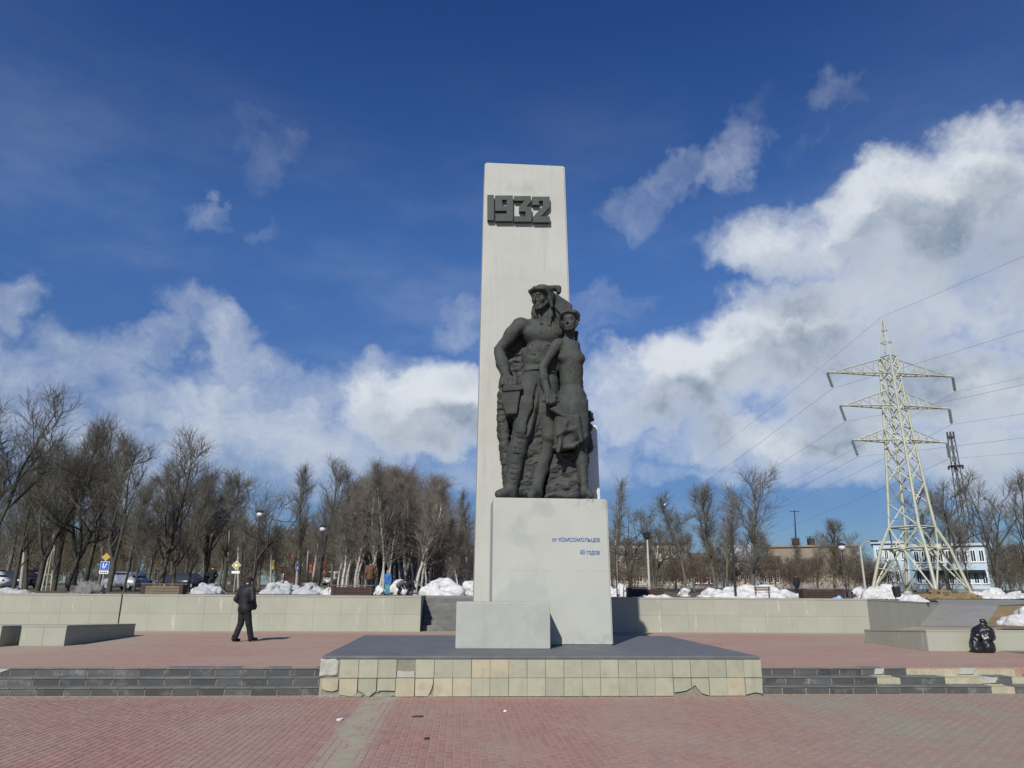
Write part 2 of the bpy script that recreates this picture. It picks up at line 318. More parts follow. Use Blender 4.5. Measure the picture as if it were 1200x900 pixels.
# ------------------------------------------------------------------ mesh helpers
class MB:
    def __init__(s): s.v = []; s.f = []; s.n = 0
    def add(s, v, f):
        v = np.asarray(v, float).reshape(-1, 3); s.v.append(v)
        k = s.n
        s.f.extend([tuple(int(i)+k for i in q) for q in f]); s.n += len(v); return s
    def box(s, x0, x1, y0, y1, z0, z1):
        v = [(x, y, z) for z in (z0, z1) for y in (y0, y1) for x in (x0, x1)]
        return s.add(v, [(0, 2, 3, 1), (4, 5, 7, 6), (0, 1, 5, 4), (2, 6, 7, 3), (0, 4, 6, 2), (1, 3, 7, 5)])
    def rbox(s, x0, x1, y0, y1, z0, z1, b=.02):
        bm = bmesh.new(); bmesh.ops.create_cube(bm, size=1)
        for q in bm.verts:
            q.co = ((x0+x1)/2+q.co.x*(x1-x0), (y0+y1)/2+q.co.y*(y1-y0), (z0+z1)/2+q.co.z*(z1-z0))
        bmesh.ops.bevel(bm, geom=bm.edges[:], offset=b, segments=2, affect='EDGES', profile=.6)
        return s.bm(bm)
    def bm(s, bm):
        bm.verts.index_update()
        s.add([q.co[:] for q in bm.verts], [[q.index for q in f.verts] for f in bm.faces]); bm.free(); return s
    def prism(s, poly, fn0, fn1):          # poly of 2D points, mapped to the two ends by functions
        n = len(poly); a = [fn0(*p) for p in poly]; b = [fn1(*p) for p in poly]
        return s.add(a+b, [tuple(range(n))[::-1], tuple(range(n, 2*n))]+[(i, (i+1) % n, n+(i+1) % n, n+i) for i in range(n)])
    def tube(s, p0, p1, r0, r1=None, n=8, cap=True):
        r1 = r0 if r1 is None else r1
        p0 = np.array(p0, float); p1 = np.array(p1, float); d = p1-p0; L = np.linalg.norm(d); d = d/max(L, 1e-9)
        a = np.cross(d, (0, 0, 1.)) if abs(d[2]) < .95 else np.cross(d, (1., 0, 0)); a /= np.linalg.norm(a); b = np.cross(d, a)
        t = np.arange(n)*2*math.pi/n
        c = np.cos(t)[:, None]*a+np.sin(t)[:, None]*b
        f = [(i, (i+1) % n, n+(i+1) % n, n+i) for i in range(n)]
        if cap: f += [tuple(range(n))[::-1], tuple(range(n, 2*n))]
        return s.add(np.vstack([p0+c*r0, p1+c*r1]), f)
    def path(s, pts, r, n=6):
        for a, b in zip(pts[:-1], pts[1:]): s.tube(a, b, r, r, n)
        return s
    def lathe(s, prof, c, n=16):           # prof: (r, z)
        v = []; f = []
        for r_, z in prof:
            for i in range(n):
                t = 2*math.pi*i/n; v.append((c[0]+r_*math.cos(t), c[1]+r_*math.sin(t), c[2]+z))
        for k in range(len(prof)-1):
            for i in range(n): f.append((k*n+i, k*n+(i+1) % n, (k+1)*n+(i+1) % n, (k+1)*n+i))
        f += [tuple(range(n))[::-1], tuple(range((len(prof)-1)*n, len(prof)*n))]
        return s.add(v, f)
    def ball(s, c, r, seg=10):
        rx, ry, rz = r if hasattr(r, '__len__') else (r, r, r)
        bm = bmesh.new(); bmesh.ops.create_uvsphere(bm, u_segments=seg, v_segments=max(4, seg//2+1), radius=1)
        for q in bm.verts: q.co = (c[0]+q.co.x*rx, c[1]+q.co.y*ry, c[2]+q.co.z*rz)
        return s.bm(bm)
    def arr(s): return np.vstack(s.v), s.f

def mesh(name, v, f, m, smooth=False):
    me = bpy.data.meshes.new(name)
    me.from_pydata([tuple(p) for p in v] if not isinstance(v, list) else v, [], f)
    if m is not None: me.materials.append(m)
    if smooth: me.shade_smooth()
    me.update(); return me
def link(name, me, parent=None, loc=(0, 0, 0)):
    o = bpy.data.objects.new(name, me); COL.objects.link(o); o.location = loc
    if parent is not None: o.parent = parent
    return o
def wpos(o):
    p = Vector((0, 0, 0))
    while o is not None: p += Vector(o.location); o = o.parent
    return np.array(p)
def build(name, mb, m, parent=None, origin=None, smooth=False, label=None, cat=None, group=None, kind=None):
    """one mesh object; geometry is given in world coordinates"""
    v, f = mb.arr() if isinstance(mb, MB) else mb
    v = np.asarray(v, float)
    if origin is None:
        lo, hi = v.min(0), v.max(0); origin = np.array([(lo[0]+hi[0])/2, (lo[1]+hi[1])/2, lo[2]])
    origin = np.array(origin, float)
    o = link(name, mesh(name, v-origin, f, m, smooth), parent, tuple(origin-(wpos(parent) if parent is not None else 0)))
    return tag(o, label, cat, group, kind)
def tag(o, label=None, cat=None, group=None, kind=None):
    if label: o['label'] = label
    if cat: o['category'] = cat
    if group: o['group'] = group
    if kind: o['kind'] = kind
    return o
def thing(name, loc, label, cat, group=None, rz=0.0):
    o = bpy.data.objects.new(name, None); COL.objects.link(o); o.location = tuple(loc); o.rotation_euler = (0, 0, rz)
    o.empty_display_size = .2
    return tag(o, label, cat, group)
def copy_tree(o, parent=None):
    c = o.copy(); COL.objects.link(c)
    if parent is not None: c.parent = parent
    for ch in [q for q in bpy.data.objects if q.parent == o]: copy_tree(ch, c)
    return c

# ------------------------------------------------------------------ sculpting: signed distances on a grid, then surface nets
class Sculpt:
    def __init__(s, lo, hi, h):
        s.lo = np.array(lo, float); s.h = h
        s.shape = tuple(int(math.ceil((b-a)/h))+1 for a, b in zip(lo, hi))
        s.vol = np.full(s.shape, 1.0, np.float32)
        s.ax = [s.lo[i]+h*np.arange(s.shape[i]) for i in range(3)]
    def _win(s, lo, hi):
        sl = []
        for i in range(3):
            a = max(0, int(math.floor((lo[i]-s.lo[i])/s.h))); b = min(s.shape[i], int(math.ceil((hi[i]-s.lo[i])/s.h))+1)
            if b <= a: return None
            sl.append(slice(a, b))
        return tuple(sl)
    def _apply(s, sl, d, k, op):
        a = s.vol[sl]; d = d.astype(np.float32)
        if op == 'add':
            h = np.maximum(k-np.abs(a-d), 0)/k; s.vol[sl] = np.minimum(a, d)-h*h*k*.25
        else:
            d = -d; h = np.maximum(k-np.abs(a-d), 0)/k; s.vol[sl] = np.maximum(a, d)+h*h*k*.25
    def cone(s, a, b, r0, r1=None, k=.04, op='add', sq=1.0):
        r1 = r0 if r1 is None else r1
        a = np.array(a, float); b = np.array(b, float); m_ = max(r0, r1)*max(1, 1/sq)+k+.03
        sl = s._win(np.minimum(a, b)-m_, np.maximum(a, b)+m_)
        if sl is None: return s
        X = s.ax[0][sl[0]][:, None, None]; Y = s.ax[1][sl[1]][None, :, None]; Z = s.ax[2][sl[2]][None, None, :]
        ba = b-a; L = max(ba@ba, 1e-9)
        t = np.clip(((X-a[0])*ba[0]+(Y-a[1])*ba[1]+(Z-a[2])*ba[2])/L, 0, 1)
        d = np.sqrt((X-a[0]-t*ba[0])**2+((Y-a[1]-t*ba[1])*sq)**2+(Z-a[2]-t*ba[2])**2)-(r0+(r1-r0)*t)
        s._apply(sl, d, k, op); return s
    def ell(s, c, r, k=.04, op='add', rot=None):
        c = np.array(c, float); r = np.array(r, float); m_ = r.max()+k+.03
        sl = s._win(c-m_, c+m_)
        if sl is None: return s
        X = s.ax[0][sl[0]][:, None, None]-c[0]; Y = s.ax[1][sl[1]][None, :, None]-c[1]; Z = s.ax[2][sl[2]][None, None, :]-c[2]
        if rot is not None:
            X, Y, Z = [rot[0][i]*X+rot[1][i]*Y+rot[2][i]*Z for i in range(3)]
        k0 = np.sqrt((X/r[0])**2+(Y/r[1])**2+(Z/r[2])**2); k1 = np.sqrt((X/r[0]**2)**2+(Y/r[1]**2)**2+(Z/r[2]**2)**2)+1e-6
        s._apply(sl, k0*(k0-1)/k1, k, op); return s
    def slab(s, poly, y0, y1, rnd=.03, k=.04, op='add'):
        """outline in x, z drawn through from y0 to y1 with rounded edges"""
        P = np.array(poly, float); m_ = k+.05
        sl = s._win((P[:, 0].min()-m_, min(y0, y1)-m_, P[:, 1].min()-m_), (P[:, 0].max()+m_, max(y0, y1)+m_, P[:, 1].max()+m_))
        if sl is None: return s
        X = s.ax[0][sl[0]][:, None]; Z = s.ax[2][sl[2]][None, :]
        d = np.full((X.shape[0], Z.shape[1]), 1e9); sg = np.ones_like(d)
        n = len(P)
        for i in range(n):
            a, b = P[i], P[i-1]; e = b-a; wx = X-a[0]; wz = Z-a[1]
            t = np.clip((wx*e[0]+wz*e[1])/max(e@e, 1e-9), 0, 1)
            d = np.minimum(d, (wx-e[0]*t)**2+(wz-e[1]*t)**2)
            c1 = Z >= a[1]; c2 = Z < b[1]; c3 = e[0]*wz > e[1]*wx
            c1 = np.broadcast_to(c1, d.shape); c2 = np.broadcast_to(c2, d.shape)
            flip = (c1 & c2 & c3) | (~c1 & ~c2 & ~c3); sg = np.where(flip, -sg, sg)
        d = (sg*np.sqrt(d))[:, None, :]+rnd
        Y = s.ax[1][sl[1]][None, :, None]; dy = np.abs(Y-(y0+y1)/2)-abs(y1-y0)/2+rnd
        dd = np.minimum(np.maximum(d, dy), 0)+np.sqrt(np.maximum(d, 0)**2+np.maximum(dy, 0)**2)-rnd
        s._apply(sl, dd, k, op); return s
    def noise(s, amp, freq, seed=0, sx=(1, 1, 1)):
        """lumps: value noise added to the field near the surface"""
        rg = np.random.default_rng(seed); T = rg.random((24, 24, 24)).astype(np.float32)*2-1
        co = [a*freq*f for a, f in zip(s.ax, sx)]
        i0 = [np.floor(c).astype(int) for c in co]; fr = [(c-i).astype(np.float32) for c, i in zip(co, i0)]
        fr = [f*f*(3-2*f) for f in fr]; out = np.zeros(s.shape, np.float32)
        for a in (0, 1):
            for b in (0, 1):
                for c in (0, 1):
                    w = (fr[0] if a else 1-fr[0])[:, None, None]*(fr[1] if b else 1-fr[1])[None, :, None]*(fr[2] if c else 1-fr[2])[None, None, :]
                    out += w*T[np.ix_((i0[0]+a) % 24, (i0[1]+b) % 24, (i0[2]+c) % 24)]
        s.vol += amp*out; return s
    def clip_below(s, z): s.vol = np.maximum(s.vol, (z-s.ax[2])[None, None, :].astype(np.float32)); return s
    def head(s, c, rot, hh, k=None, neck=None):
        """head with face; c = chin-to-crown base point (chin height, centre), rot columns = right, back, up; hh = head height"""
        k = k or hh*.06; c = np.array(c, float); Rm = np.array(rot)
        P = lambda x, y, z: c+hh*(Rm[:, 0]*x+Rm[:, 1]*y+Rm[:, 2]*z)
        rr = Rm
        E = lambda x, y, z, a, b, d, kk=k, op='add': s.ell(P(x, y, z), (a*hh, b*hh, d*hh), kk, op, rr)
        K = lambda p, q, a, b, kk=k, op='add': s.cone(P(*p), P(*q), a*hh, b*hh, kk, op)
        E(0, .06, .63, .31, .39, .37); E(0, -.09, .36, .24, .26, .36); E(0, -.25, .09, .10, .09, .09)
        for g in (-1, 1):
            E(g*.17, -.2, .40, .10, .10, .12); K((g*.24, 0, .30), (g*.1, -.2, .1), .07, .06)
        K((-.16, -.31, .575), (.16, -.31, .575), .05, .05, k*.7)
        for g in (-1, 1):
            E(g*.13, -.385, .49, .085, .075, .06, k*.7, 'sub'); E(g*.13, -.30, .49, .065, .05, .045, k*.3)
            E(g*.315, .04, .46, .04, .09, .13, k*.5)
        K((0, -.33, .54), (0, -.43, .36), .034, .048, k*.5); E(0, -.37, .345, .075, .055, .04, k*.5)
        K((-.085, -.325, .225), (.085, -.325, .225), .032, .032, k*.4); K((-.065, -.325, .165), (.065, -.325, .165), .034, .034, k*.4)
        pass
        return P
    def nets(s):
        V = s.vol; h = s.h; ng = V < 0
        c = np.zeros(tuple(n-1 for n in V.shape), np.int8)
        for a in (0, 1):
            for b in (0, 1):
                for d in (0, 1): c += ng[a:V.shape[0]-1+a, b:V.shape[1]-1+b, d:V.shape[2]-1+d]
        act = np.argwhere((c > 0) & (c < 8)); idx = np.full(c.shape, -1, np.int64); idx[tuple(act.T)] = np.arange(len(act))
        acc = np.zeros((len(act), 3)); cnt = np.zeros(len(act))
        cor = [(a, b, d) for a in (0, 1) for b in (0, 1) for d in (0, 1)]
        val = {q: V[act[:, 0]+q[0], act[:, 1]+q[1], act[:, 2]+q[2]].astype(float) for q in cor}
        for q in cor:
            for ax in range(3):
                if q[ax] == 0:
                    r_ = list(q); r_[ax] = 1; r_ = tuple(r_); va, vb = val[q], val[r_]
                    mk = (va < 0) != (vb < 0); t = np.where(mk, va/np.where(mk, va-vb, 1), 0)
                    p = np.tile(np.array(q, float), (len(act), 1)); p[:, ax] = t
                    acc[mk] += p[mk]; cnt[mk] += 1
        verts = s.lo+h*(act+acc/np.maximum(cnt, 1)[:, None])
        faces = []
        for ax in range(3):
            o = [0, 0, 0]; o[ax] = 1
            A = ng[:V.shape[0]-o[0], :V.shape[1]-o[1], :V.shape[2]-o[2]]; B = ng[o[0]:, o[1]:, o[2]:]
            e = np.argwhere(A != B); u, w = [i for i in range(3) if i != ax]
            e = e[(e[:, u] > 0) & (e[:, w] > 0) & (e[:, u] < c.shape[u]) & (e[:, w] < c.shape[w])]
            g = lambda du, dw: idx[tuple(np.array([e[:, i]-(du if i == u else 0)-(dw if i == w else 0) for i in range(3)]))]
            q = np.stack([g(0, 0), g(1, 0), g(1, 1), g(0, 1)], 1)
            inn = A[tuple(e.T)]
            if ax == 1: inn = ~inn
            q[~inn] = q[~inn][:, ::-1]; faces.append(q)
        F = np.vstack(faces); F = F[(F >= 0).all(1)]
        return verts, [tuple(int(j) for j in r_) for r_ in F]

# ================================================================== THE SETTING
ZU, ZT = 0.40, 1.55                          # upper plaza, terrace behind the wall
lower = MB().box(-60, 60, -40, 14.3, -.3, -.0055)
lower_plaza = build('lower_plaza', lower, M['sand'], kind='structure', origin=(0, 0, 0))
# pavers: rows run away from the viewer, 10 x 20 cm, half bond; sunk and tilted a little
cells = []
for ix in range(-125, 150):
    for iy in range(20, 72):
        x = ix*.1+.05; y = (iy*.2-(.1 if ix % 2 else 0))+.1
        px = x/y
        if y > 14.19 or y < 4.6 or abs(px-.07) > .86: continue
        cells.append((x, y))
cells.sort(key=lambda c: (c[0]-.5)**2*.35+c[1]**2)
def paver_geo(x, y, dz, t, w=.0425, l=.0972):
    c = .003
    v = [(x-w, y-l, -.03), (x+w, y-l, -.03), (x+w, y+l, -.03), (x-w, y+l, -.03)]
    for e, z in ((0, -c), (c, 0)):
        for sx_, sy_ in ((-1, -1), (1, -1), (1, 1), (-1, 1)):
            v.append((x+sx_*(w-e), y+sy_*(l-e), z+dz+t[0]*sx_+t[1]*sy_))
    f = [(8, 9, 10, 11)]+[(k+i, k+(i+1) % 4, k+4+(i+1) % 4, k+4+i) for k in (0, 4) for i in range(4)]
    return v, f
me_p = []
for k in range(4):
    rr = RNG.normal(0, .0006, 2); me_p.append(mesh('brick', *map(list, paver_geo(0, 0, 0, rr)), M['paver']))
rest = MB()
vis = [c for c in cells if c[1] > 7.75]
front = set(sorted(vis, key=lambda c: c[1]**2+.3*(c[0]-.6)**2)[:300])
for (x, y) in cells:
    dz = -.001+RNG.normal(0, .0006)
    if (x, y) in front:
        link('brick', me_p[RNG.integers(4)], lower_plaza, (x, y, dz))
    else: rest.add(*paver_geo(x, y, dz, RNG.normal(0, .0006, 2)))
build('brick_paving', rest, M['paver'], lower_plaza, origin=(0, 0, 0), kind='stuff')

plz = MB().box(-60, 60, 14.96, 27.6, .0, ZU)
plz.add([(15, 27.6, ZU), (60, 27.6, ZU), (60, 37, ZU), (24.0, 37, ZU)], [(0, 1, 2, 3)])
# blown sand lying over the pavers in a strip up to the platform
rg = np.random.default_rng(5); L_, R_ = [], []
for i in range(46):
    y = 5.0+i*.2; c = -1.32+.10*math.sin(y*.9)+.05*math.sin(y*2.7); w = .19+.05*math.sin(y*1.7+1)+(.25 if y > 13.5 else 0)
    L_.append((c-w*(.45+rg.random()*.9), y)); R_.append((c+w*(.45+rg.random()*.9), y))
ss = MB()
for i in range(45):
    p = [L_[i], ((L_[i][0]+R_[i][0])/2, L_[i][1]), R_[i], L_[i+1], ((L_[i+1][0]+R_[i+1][0])/2, L_[i+1][1]), R_[i+1]]
    ss.add([(x, y, .006 if k % 3 == 1 else -.004) for k, (x, y) in enumerate(p)], [(0, 1, 4, 3), (1, 2, 5, 4)])
tag(build('sand_strip', ss, M['loose_sand'], smooth=True), 'strip of blown sand over the red paving', kind='stuff')
build('upper_plaza', plz, M['plaza'], kind='structure', origin=(0, 14.9, 0))

# terrace, road and the land to the horizon
def zland(y): return ZT if y < 60 else ZT+.8*min(1, (y-60)/60)
tg = MB()
def quad(a, b, c, d): tg.add([a, b, c, d], [(0, 1, 2, 3)])
Z = ZT
quad((-400, 27.5, Z), (-1.3, 27.5, Z), (-1.3, 60, Z), (-400, 60, Z)); quad((-1.3, 31.2, Z), (4.5, 31.2, Z), (4.5, 60, Z), (-1.3, 60, Z))
quad((4.5, 27.5, Z), (15.2, 27.5, Z), (15.2, 60, Z), (4.5, 60, Z)); quad((15.2, 27.5, Z), (24.2, 36.5, 1.30), (24.2, 60, Z), (15.2, 60, Z))
quad((24.2, 36.5, 1.30), (26.4, 35.3, 1.25), (28, 60, Z), (24.2, 60, Z)); quad((26.4, 35.3, 1.25), (400, 36, 1.4), (400, 60, Z), (28, 60, Z))
for y0, y1, z0, z1 in ((60, 120, ZT, ZT+.8), (120, 3000, ZT+.8, ZT+1.6)): quad((-3000, y0, z0), (3000, y0, z0), (3000, y1, z1), (-3000, y1, z1))
build('terrace_ground', tg, M['soil'], kind='structure', origin=(0, 60, ZT))
rd = MB(); dz = .012
rd.add([(-90, 62, zland(62)+dz), (40, 104, zland(104)+dz), (38, 114, zland(114)+dz), (-95, 72, zland(72)+dz)], [(0, 1, 2, 3)])
build('road', rd, M['asphalt'], kind='structure', origin=(-30, 90, 1.9))
pw = MB(); pw.add([(-30, 27.62, ZT+.006), (15.0, 27.62, ZT+.006), (15.0, 37, ZT+.006), (-30, 37, ZT+.006)], [(0, 1, 2, 3)]) if False else None
w2 = MB()
for x0, x1, y0 in ((-40, -1.32, 27.62), (-1.32, 4.52, 31.4), (4.52, 15.1, 27.62)):
    w2.box(x0, x1, y0, 36.5, ZT-.05, ZT+.008)
build('terrace_walk', w2, M['asphalt'], kind='structure', origin=(0, 33, ZT))
rp = MB(); rp.add([(20.2, 32.3, ZU+.006), (23.4, 31.6, ZU+.006), (23.6, 32.6, ZU+.03), (20.9, 33.1, ZU+.03), (26.4, 35.3, 1.26), (24.2, 36.5, 1.31), (40, 44, 1.47), (27, 41, 1.47)],
                  [(0, 1, 2, 3), (3, 2, 4, 5), (5, 4, 6, 7)])
build('ramp', rp, M['ramp'], kind='structure', origin=(22, 33, ZU))
bk = MB(); bk.add([(23.6, 32.6, ZU+.02), (25.5, 29, ZU), (60, 24, ZU+.1), (60, 36, 1.45), (26.4, 35.3, 1.25), (34, 31, 1.2)],
                  [(0, 1, 5, 4), (1, 2, 3, 5), (5, 3, 4)])
build('grass_bank', bk, M['grass_dead'], kind='structure', origin=(30, 30, ZU))

# ------------------------------------------------------------------ the two flights of low steps
def steps(name, x0, x1, label, bare, patch=False, ends=(0, 0, 0)):
    t = thing(name, ((x0+x1)/2, 14.6, 0), label, 'steps')
    c = MB()
    for k in range(3): c.box(x0, x1-ends[k], 14.3+.3*k+.009, 15.0+.004*k, k*.133-.02 if k == 0 else k*.133-.03, (k+1)*.133-.022)
    build('step_core', c, M['bared'], t, origin=(x0, 14.6, 0))
    rt_ = mesh('riser_tile', *MB().rbox(-.5, .5, 0, .018, 0, .110, .003).arr(), M['step'])
    tt = mesh('tread_tile', *MB().rbox(-.5, .5, -.012, .315, 0, .020, .003).arr(), M['tread'])
    for k in range(3):
        y = 14.3+.3*k; z = .133*k; x = x0+[0, .21, .08][k]; xe = x1-ends[k]
        if x > x0: x -= .46
        while x < xe-.02:
            a, b = max(x, x0), min(x+.46, xe); x += .46
            if b-a < .06: continue
            px = 600+850*math.tan(math.atan2((a+b)/2, y)-YAW)
            if any(k == kk and p0 < px < p1 for kk, p0, p1 in bare): continue
            o = link('riser_tile', rt_, t, ((a+b)/2-(x0+x1)/2, y-14.6+RNG.normal(0, .0015), z+.002)); o.scale.x = b-a-.012
            o = link('tread_tile', tt, t, ((a+b)/2-(x0+x1)/2, y-14.6, z+.1135+RNG.normal(0, .001))); o.scale.x = b-a-.010
    return t
g_ = 'flights of low black tiled steps'
st_l = steps('stone_steps', -12.4, -2.43, 'black tiled low steps left of the platform, nearly all tiles still in place', [(2, -50, 22), (1, -50, 8)])
st_r = steps('stone_steps', 5.68, 12.6, 'black tiled low steps right of the platform with many tiles broken away', [(2, 974, 986), (2, 1032, 1172), (1, 1086, 1130), (1, 1142, 1168), (0, 1118, 1146), (1, 1008, 1018)], ends=(0, 0, 1.35))
# cement patches and half tiles left on the bared treads
for (x0, x1, k, par, m_) in ((-9.4, -8.02, 2, st_l, 'patch'), (-9.3, -8.22, 1, st_l, 'patch'), (8.3, 8.55, 2, st_r, 'patch'), (10.05, 10.5, 2, st_r, 'patch'), (10.3, 10.7, 1, st_r, 'patch')):
    y = 14.3+.3*k; z = .133*k; q = (x1-x0)
    b = MB().prism([(x0, z+.01), (x0+.15*q, z+.125), (x1-.1*q, z+.128), (x1-.3*q, z+.02)], lambda a, c: (a, y-.012, c), lambda a, c: (a, y+.3, c))
    build('cement_patch', b, M[m_], par)

# ------------------------------------------------------------------ platform
PX0, PX1, PY0, PY1, PH = -2.40, 5.65, 14.0, 20.1, .69
pf = thing('platform', ((PX0+PX1)/2, (PY0+PY1)/2, 0), 'low tiled platform with a dark top that carries the monument', 'platform')
build('platform_core', MB().box(PX0+.03, PX1-.03, PY0+.03, PY1-.03, -.05, PH-.05), M['mortar'], pf)
build('top_slab', MB().rbox(PX0+.015, PX1-.015, PY0+.012, PY1-.015, PH-.055, PH, .012), M['slab_top'], pf)
tm = {c: mesh('tile', *MB().rbox(-.5, .5, 0, .03, -.5, .5, .006).arr(), M['tile_'+c]) for c in ('green', 'grey', 'cream')}
NC = 24; tw = (PX1-PX0)/NC; th = .312
cream = {(0, 8), (0, 9), (1, 0), (1, 1), (1, 4), (1, 5), (1, 6), (1, 7), (1, 22)}; grey = {(1, 9), (1, 19), (1, 2), (0, 3), (1, 12), (0, 16), (0, 21)}
broken = {(0, 0), (0, 4), (1, 2), (1, 3), (1, 5), (1, 1), (1, 19), (1, 20), (1, 23), (1, 0)}
cx, cy = (PX0+PX1)/2, (PY0+PY1)/2
for r_ in (0, 1):
    zc = PH-.058-th*(r_+.5)-.002
    for c in range(NC):
        xc = PX0+tw*(c+.5); col = 'cream' if (r_, c) in cream else 'grey' if (r_, c) in grey else 'green'
        if (r_, c) in broken: continue
        o = link('tile', tm[col], pf, (xc-cx+RNG.normal(0, .0012), PY0-cy+RNG.normal(0, .002), zc)); o.scale = (tw-.006, 1, th-.006)
        o.rotation_euler = (RNG.normal(0, .004), RNG.normal(0, .0025), RNG.normal(0, .004))
    for side, X in ((-1, PX0), (1, PX1)):
        for c in range(17):
            yc = PY0+.03+(PY1-PY0-.06)/17*(c+.5)
            o = link('tile', tm[['green', 'green', 'grey', 'cream'][RNG.integers(4)]], pf, (X-side*.0-cx, yc-cy, zc)); o.rotation_euler = (0, 0, -math.pi/2 if side < 0 else math.pi/2); o.scale = ((PY1-PY0)/17-.010, 1, th-.010)
def brk(r_, c, poly, m_):
    x0 = PX0+tw*c; z1 = PH-.060-th*r_
    P = [(x0+tw*u, z1-th*v) for u, v in poly]
    build('tile', MB().prism(P, lambda a, b: (a, PY0-.002, b), lambda a, b: (a, PY0+.028, b)), M[m_], pf, label='broken cladding tile with a bitten edge')
brk(1, 0, [(.12, .03), (.97, .03), (.97, .62), (.7, .70), (.35, .66), (.14, .55)], 'tile_cream')
brk(1, 1, [(.03, .03), (.97, .03), (.97, .78), (.88, .93), (.6, .97), (.35, .90), (.05, .88)], 'tile_cream')
brk(1, 2, [(.03, .03), (.97, .03), (.97, .70), (.8, .82), (.62, .99), (.5, .97), (.3, .80), (.1, .68), (.03, .62)], 'tile_grey')
brk(1, 3, [(.03, .03), (.97, .03), (.97, .68), (.6, .66), (.2, .66), (.03, .75)], 'tile_green')
brk(1, 5, [(.03, .03), (.97, .03), (.95, .35), (.88, .62), (.72, .97), (.1, .97), (.03, .9)], 'tile_cream')
brk(1, 19, [(.03, .03), (.97, .03), (.97, .55), (.7, .70), (.35, .76), (.03, .80)], 'tile_grey')
brk(1, 20, [(.03, .03), (.97, .03), (.97, .97), (.55, .85), (.2, .40), (.03, .55)], 'tile_green')
brk(1, 23, [(.03, .03), (.97, .03), (.97, .88), (.55, .80), (.03, .93)], 'tile_green')
brk(0, 4, [(.05, .6), (.4, .66), (.97, .62), (.97, .97), (.03, .97)], 'patch')
# the corner where tiles fell off shows a lump of old mortar
sc_ = Sculpt((PX0-.08, PY0-.1, .28), (PX0+tw+.05, PY0+.3, PH+.02), .014)
sc_.slab([(PX0-.02, .34), (PX0+tw-.03, .36), (PX0+tw-.01, PH-.1), (PX0+tw-.08, PH-.05), (PX0-.01, PH-.055)], PY0+.004, PY0+.2, .03).noise(.012, 14, 3)
build('mortar_lump', sc_.nets(), M['patch'], pf, smooth=True)
for a, b, z in ((.02, 2.2, .10), (3.0, 4.0, .10), (5.55, 6.4, .07)):
    sc_ = Sculpt((PX0+a*tw-.12, PY0-.05, -.02), (PX0+b*tw+.12, PY0+.1, .16), .014)
    sc_.cone((PX0+a*tw, PY0+.04, 0), (PX0+b*tw, PY0+.04, z*.3), .035, z*.4)
    sc_.noise(.014, 18, 4); build('mortar_lump', sc_.nets(), M['core'], pf, smooth=True)

# ------------------------------------------------------------------ stele, pedestal, block, side slab
SX0, SX1, SY0, SY1, SZ = .40, 2.74, 18.0, 19.25, 13.46
stl = thing('stele', ((SX0+SX1)/2, (SY0+SY1)/2, PH), 'tall pale concrete stele with dark year numerals near its top', 'stele')
bm = bmesh.new(); bmesh.ops.create_cube(bm, size=1)
for q in bm.verts:
    k = (q.co.z+.5); x0 = .385+.065*k; x1 = 2.955-.235*k
    q.co = (x0 if q.co.x < 0 else x1, SY0 if q.co.y < 0 else SY1, PH+k*(SZ-PH))
bmesh.ops.bevel(bm, geom=bm.edges[:], offset=.035, segments=2, affect='EDGES')
build('shaft', MB().bm(bm), M['concrete'], stl)
SYf = SY0-.01
def g2(cx_, cy_):                           # numeral outlines in their own grid
    p = at(540+cx_/7.5, 180+cy_/7.5, SY0-.2); return (p[0], p[2])
DIG = {'1': [[(235, 350), (292, 350), (292, 572), (235, 572)]],
       '9': [[(303, 355), (460, 355), (460, 580), (306, 580), (306, 516), (405, 516), (405, 490), (303, 490)]],
       '3': [[(470, 360), (618, 360), (618, 410), (578, 452), (624, 460), (624, 584), (470, 584), (470, 538), (570, 538), (570, 495), (515, 495), (515, 455), (562, 400), (470, 400)]],
       '2': [[(630, 365), (785, 365), (785, 455), (708, 540), (787, 540), (787, 590), (637, 590), (637, 545), (725, 447), (725, 402), (690, 402), (690, 438), (630, 438)]]}
def digit(ch):
    P = [g2(*q) for q in DIG[ch][0]]
    bm = bmesh.new(); vs = [bm.verts.new((x, 0, z)) for x, z in P]; f = bm.faces.new(vs)
    if ch == '9':                           # punch the eye of the nine: build it from pieces around the hole
        bm.free(); bm = bmesh.new()
        o = [(303, 355), (460, 355), (460, 580), (306, 580), (306, 516), (405, 516), (405, 490), (303, 490)]; h = [(365, 392), (405, 392), (405, 447), (365, 447)]
        ring = [[(303, 355), (460, 355), (405, 392), (365, 392)], [(460, 355), (460, 490), (405, 490), (405, 447), (405, 392)], [(303, 355), (365, 392), (365, 447), (303, 490)],
                [(303, 490), (365, 447), (405, 447), (405, 490)], [(405, 490), (460, 490), (460, 516), (405, 516)], [(306, 516), (405, 516), (460, 516), (460, 580), (306, 580)]]
        vd = {}
        for q in ring:
            vv = []
            for c in q:
                if c not in vd: x, z = g2(*c); vd[c] = bm.verts.new((x, 0, z))
                vv.append(vd[c])
            bm.faces.new(vv)
    bm.normal_update()
    ex = bmesh.ops.extrude_face_region(bm, geom=bm.faces[:])
    for q in [e for e in ex['geom'] if isinstance(e, bmesh.types.BMVert)]: q.co.y += .125
    for q in bm.verts: q.co.y += SYf-.115
    bmesh.ops.recalc_face_normals(bm, faces=bm.faces[:]); bmesh.ops.triangulate(bm, faces=bm.faces[:])
    build('numeral', MB().bm(bm), M['digit'], stl, label='dark raised numeral '+ch)
for ch in '1932': digit(ch)
ped = thing('pedestal', (2.07, 17.2, PH), 'pale painted concrete pedestal with a small blue inscription under the statue', 'pedestal')
bm = bmesh.new(); bmesh.ops.create_cube(bm, size=1)
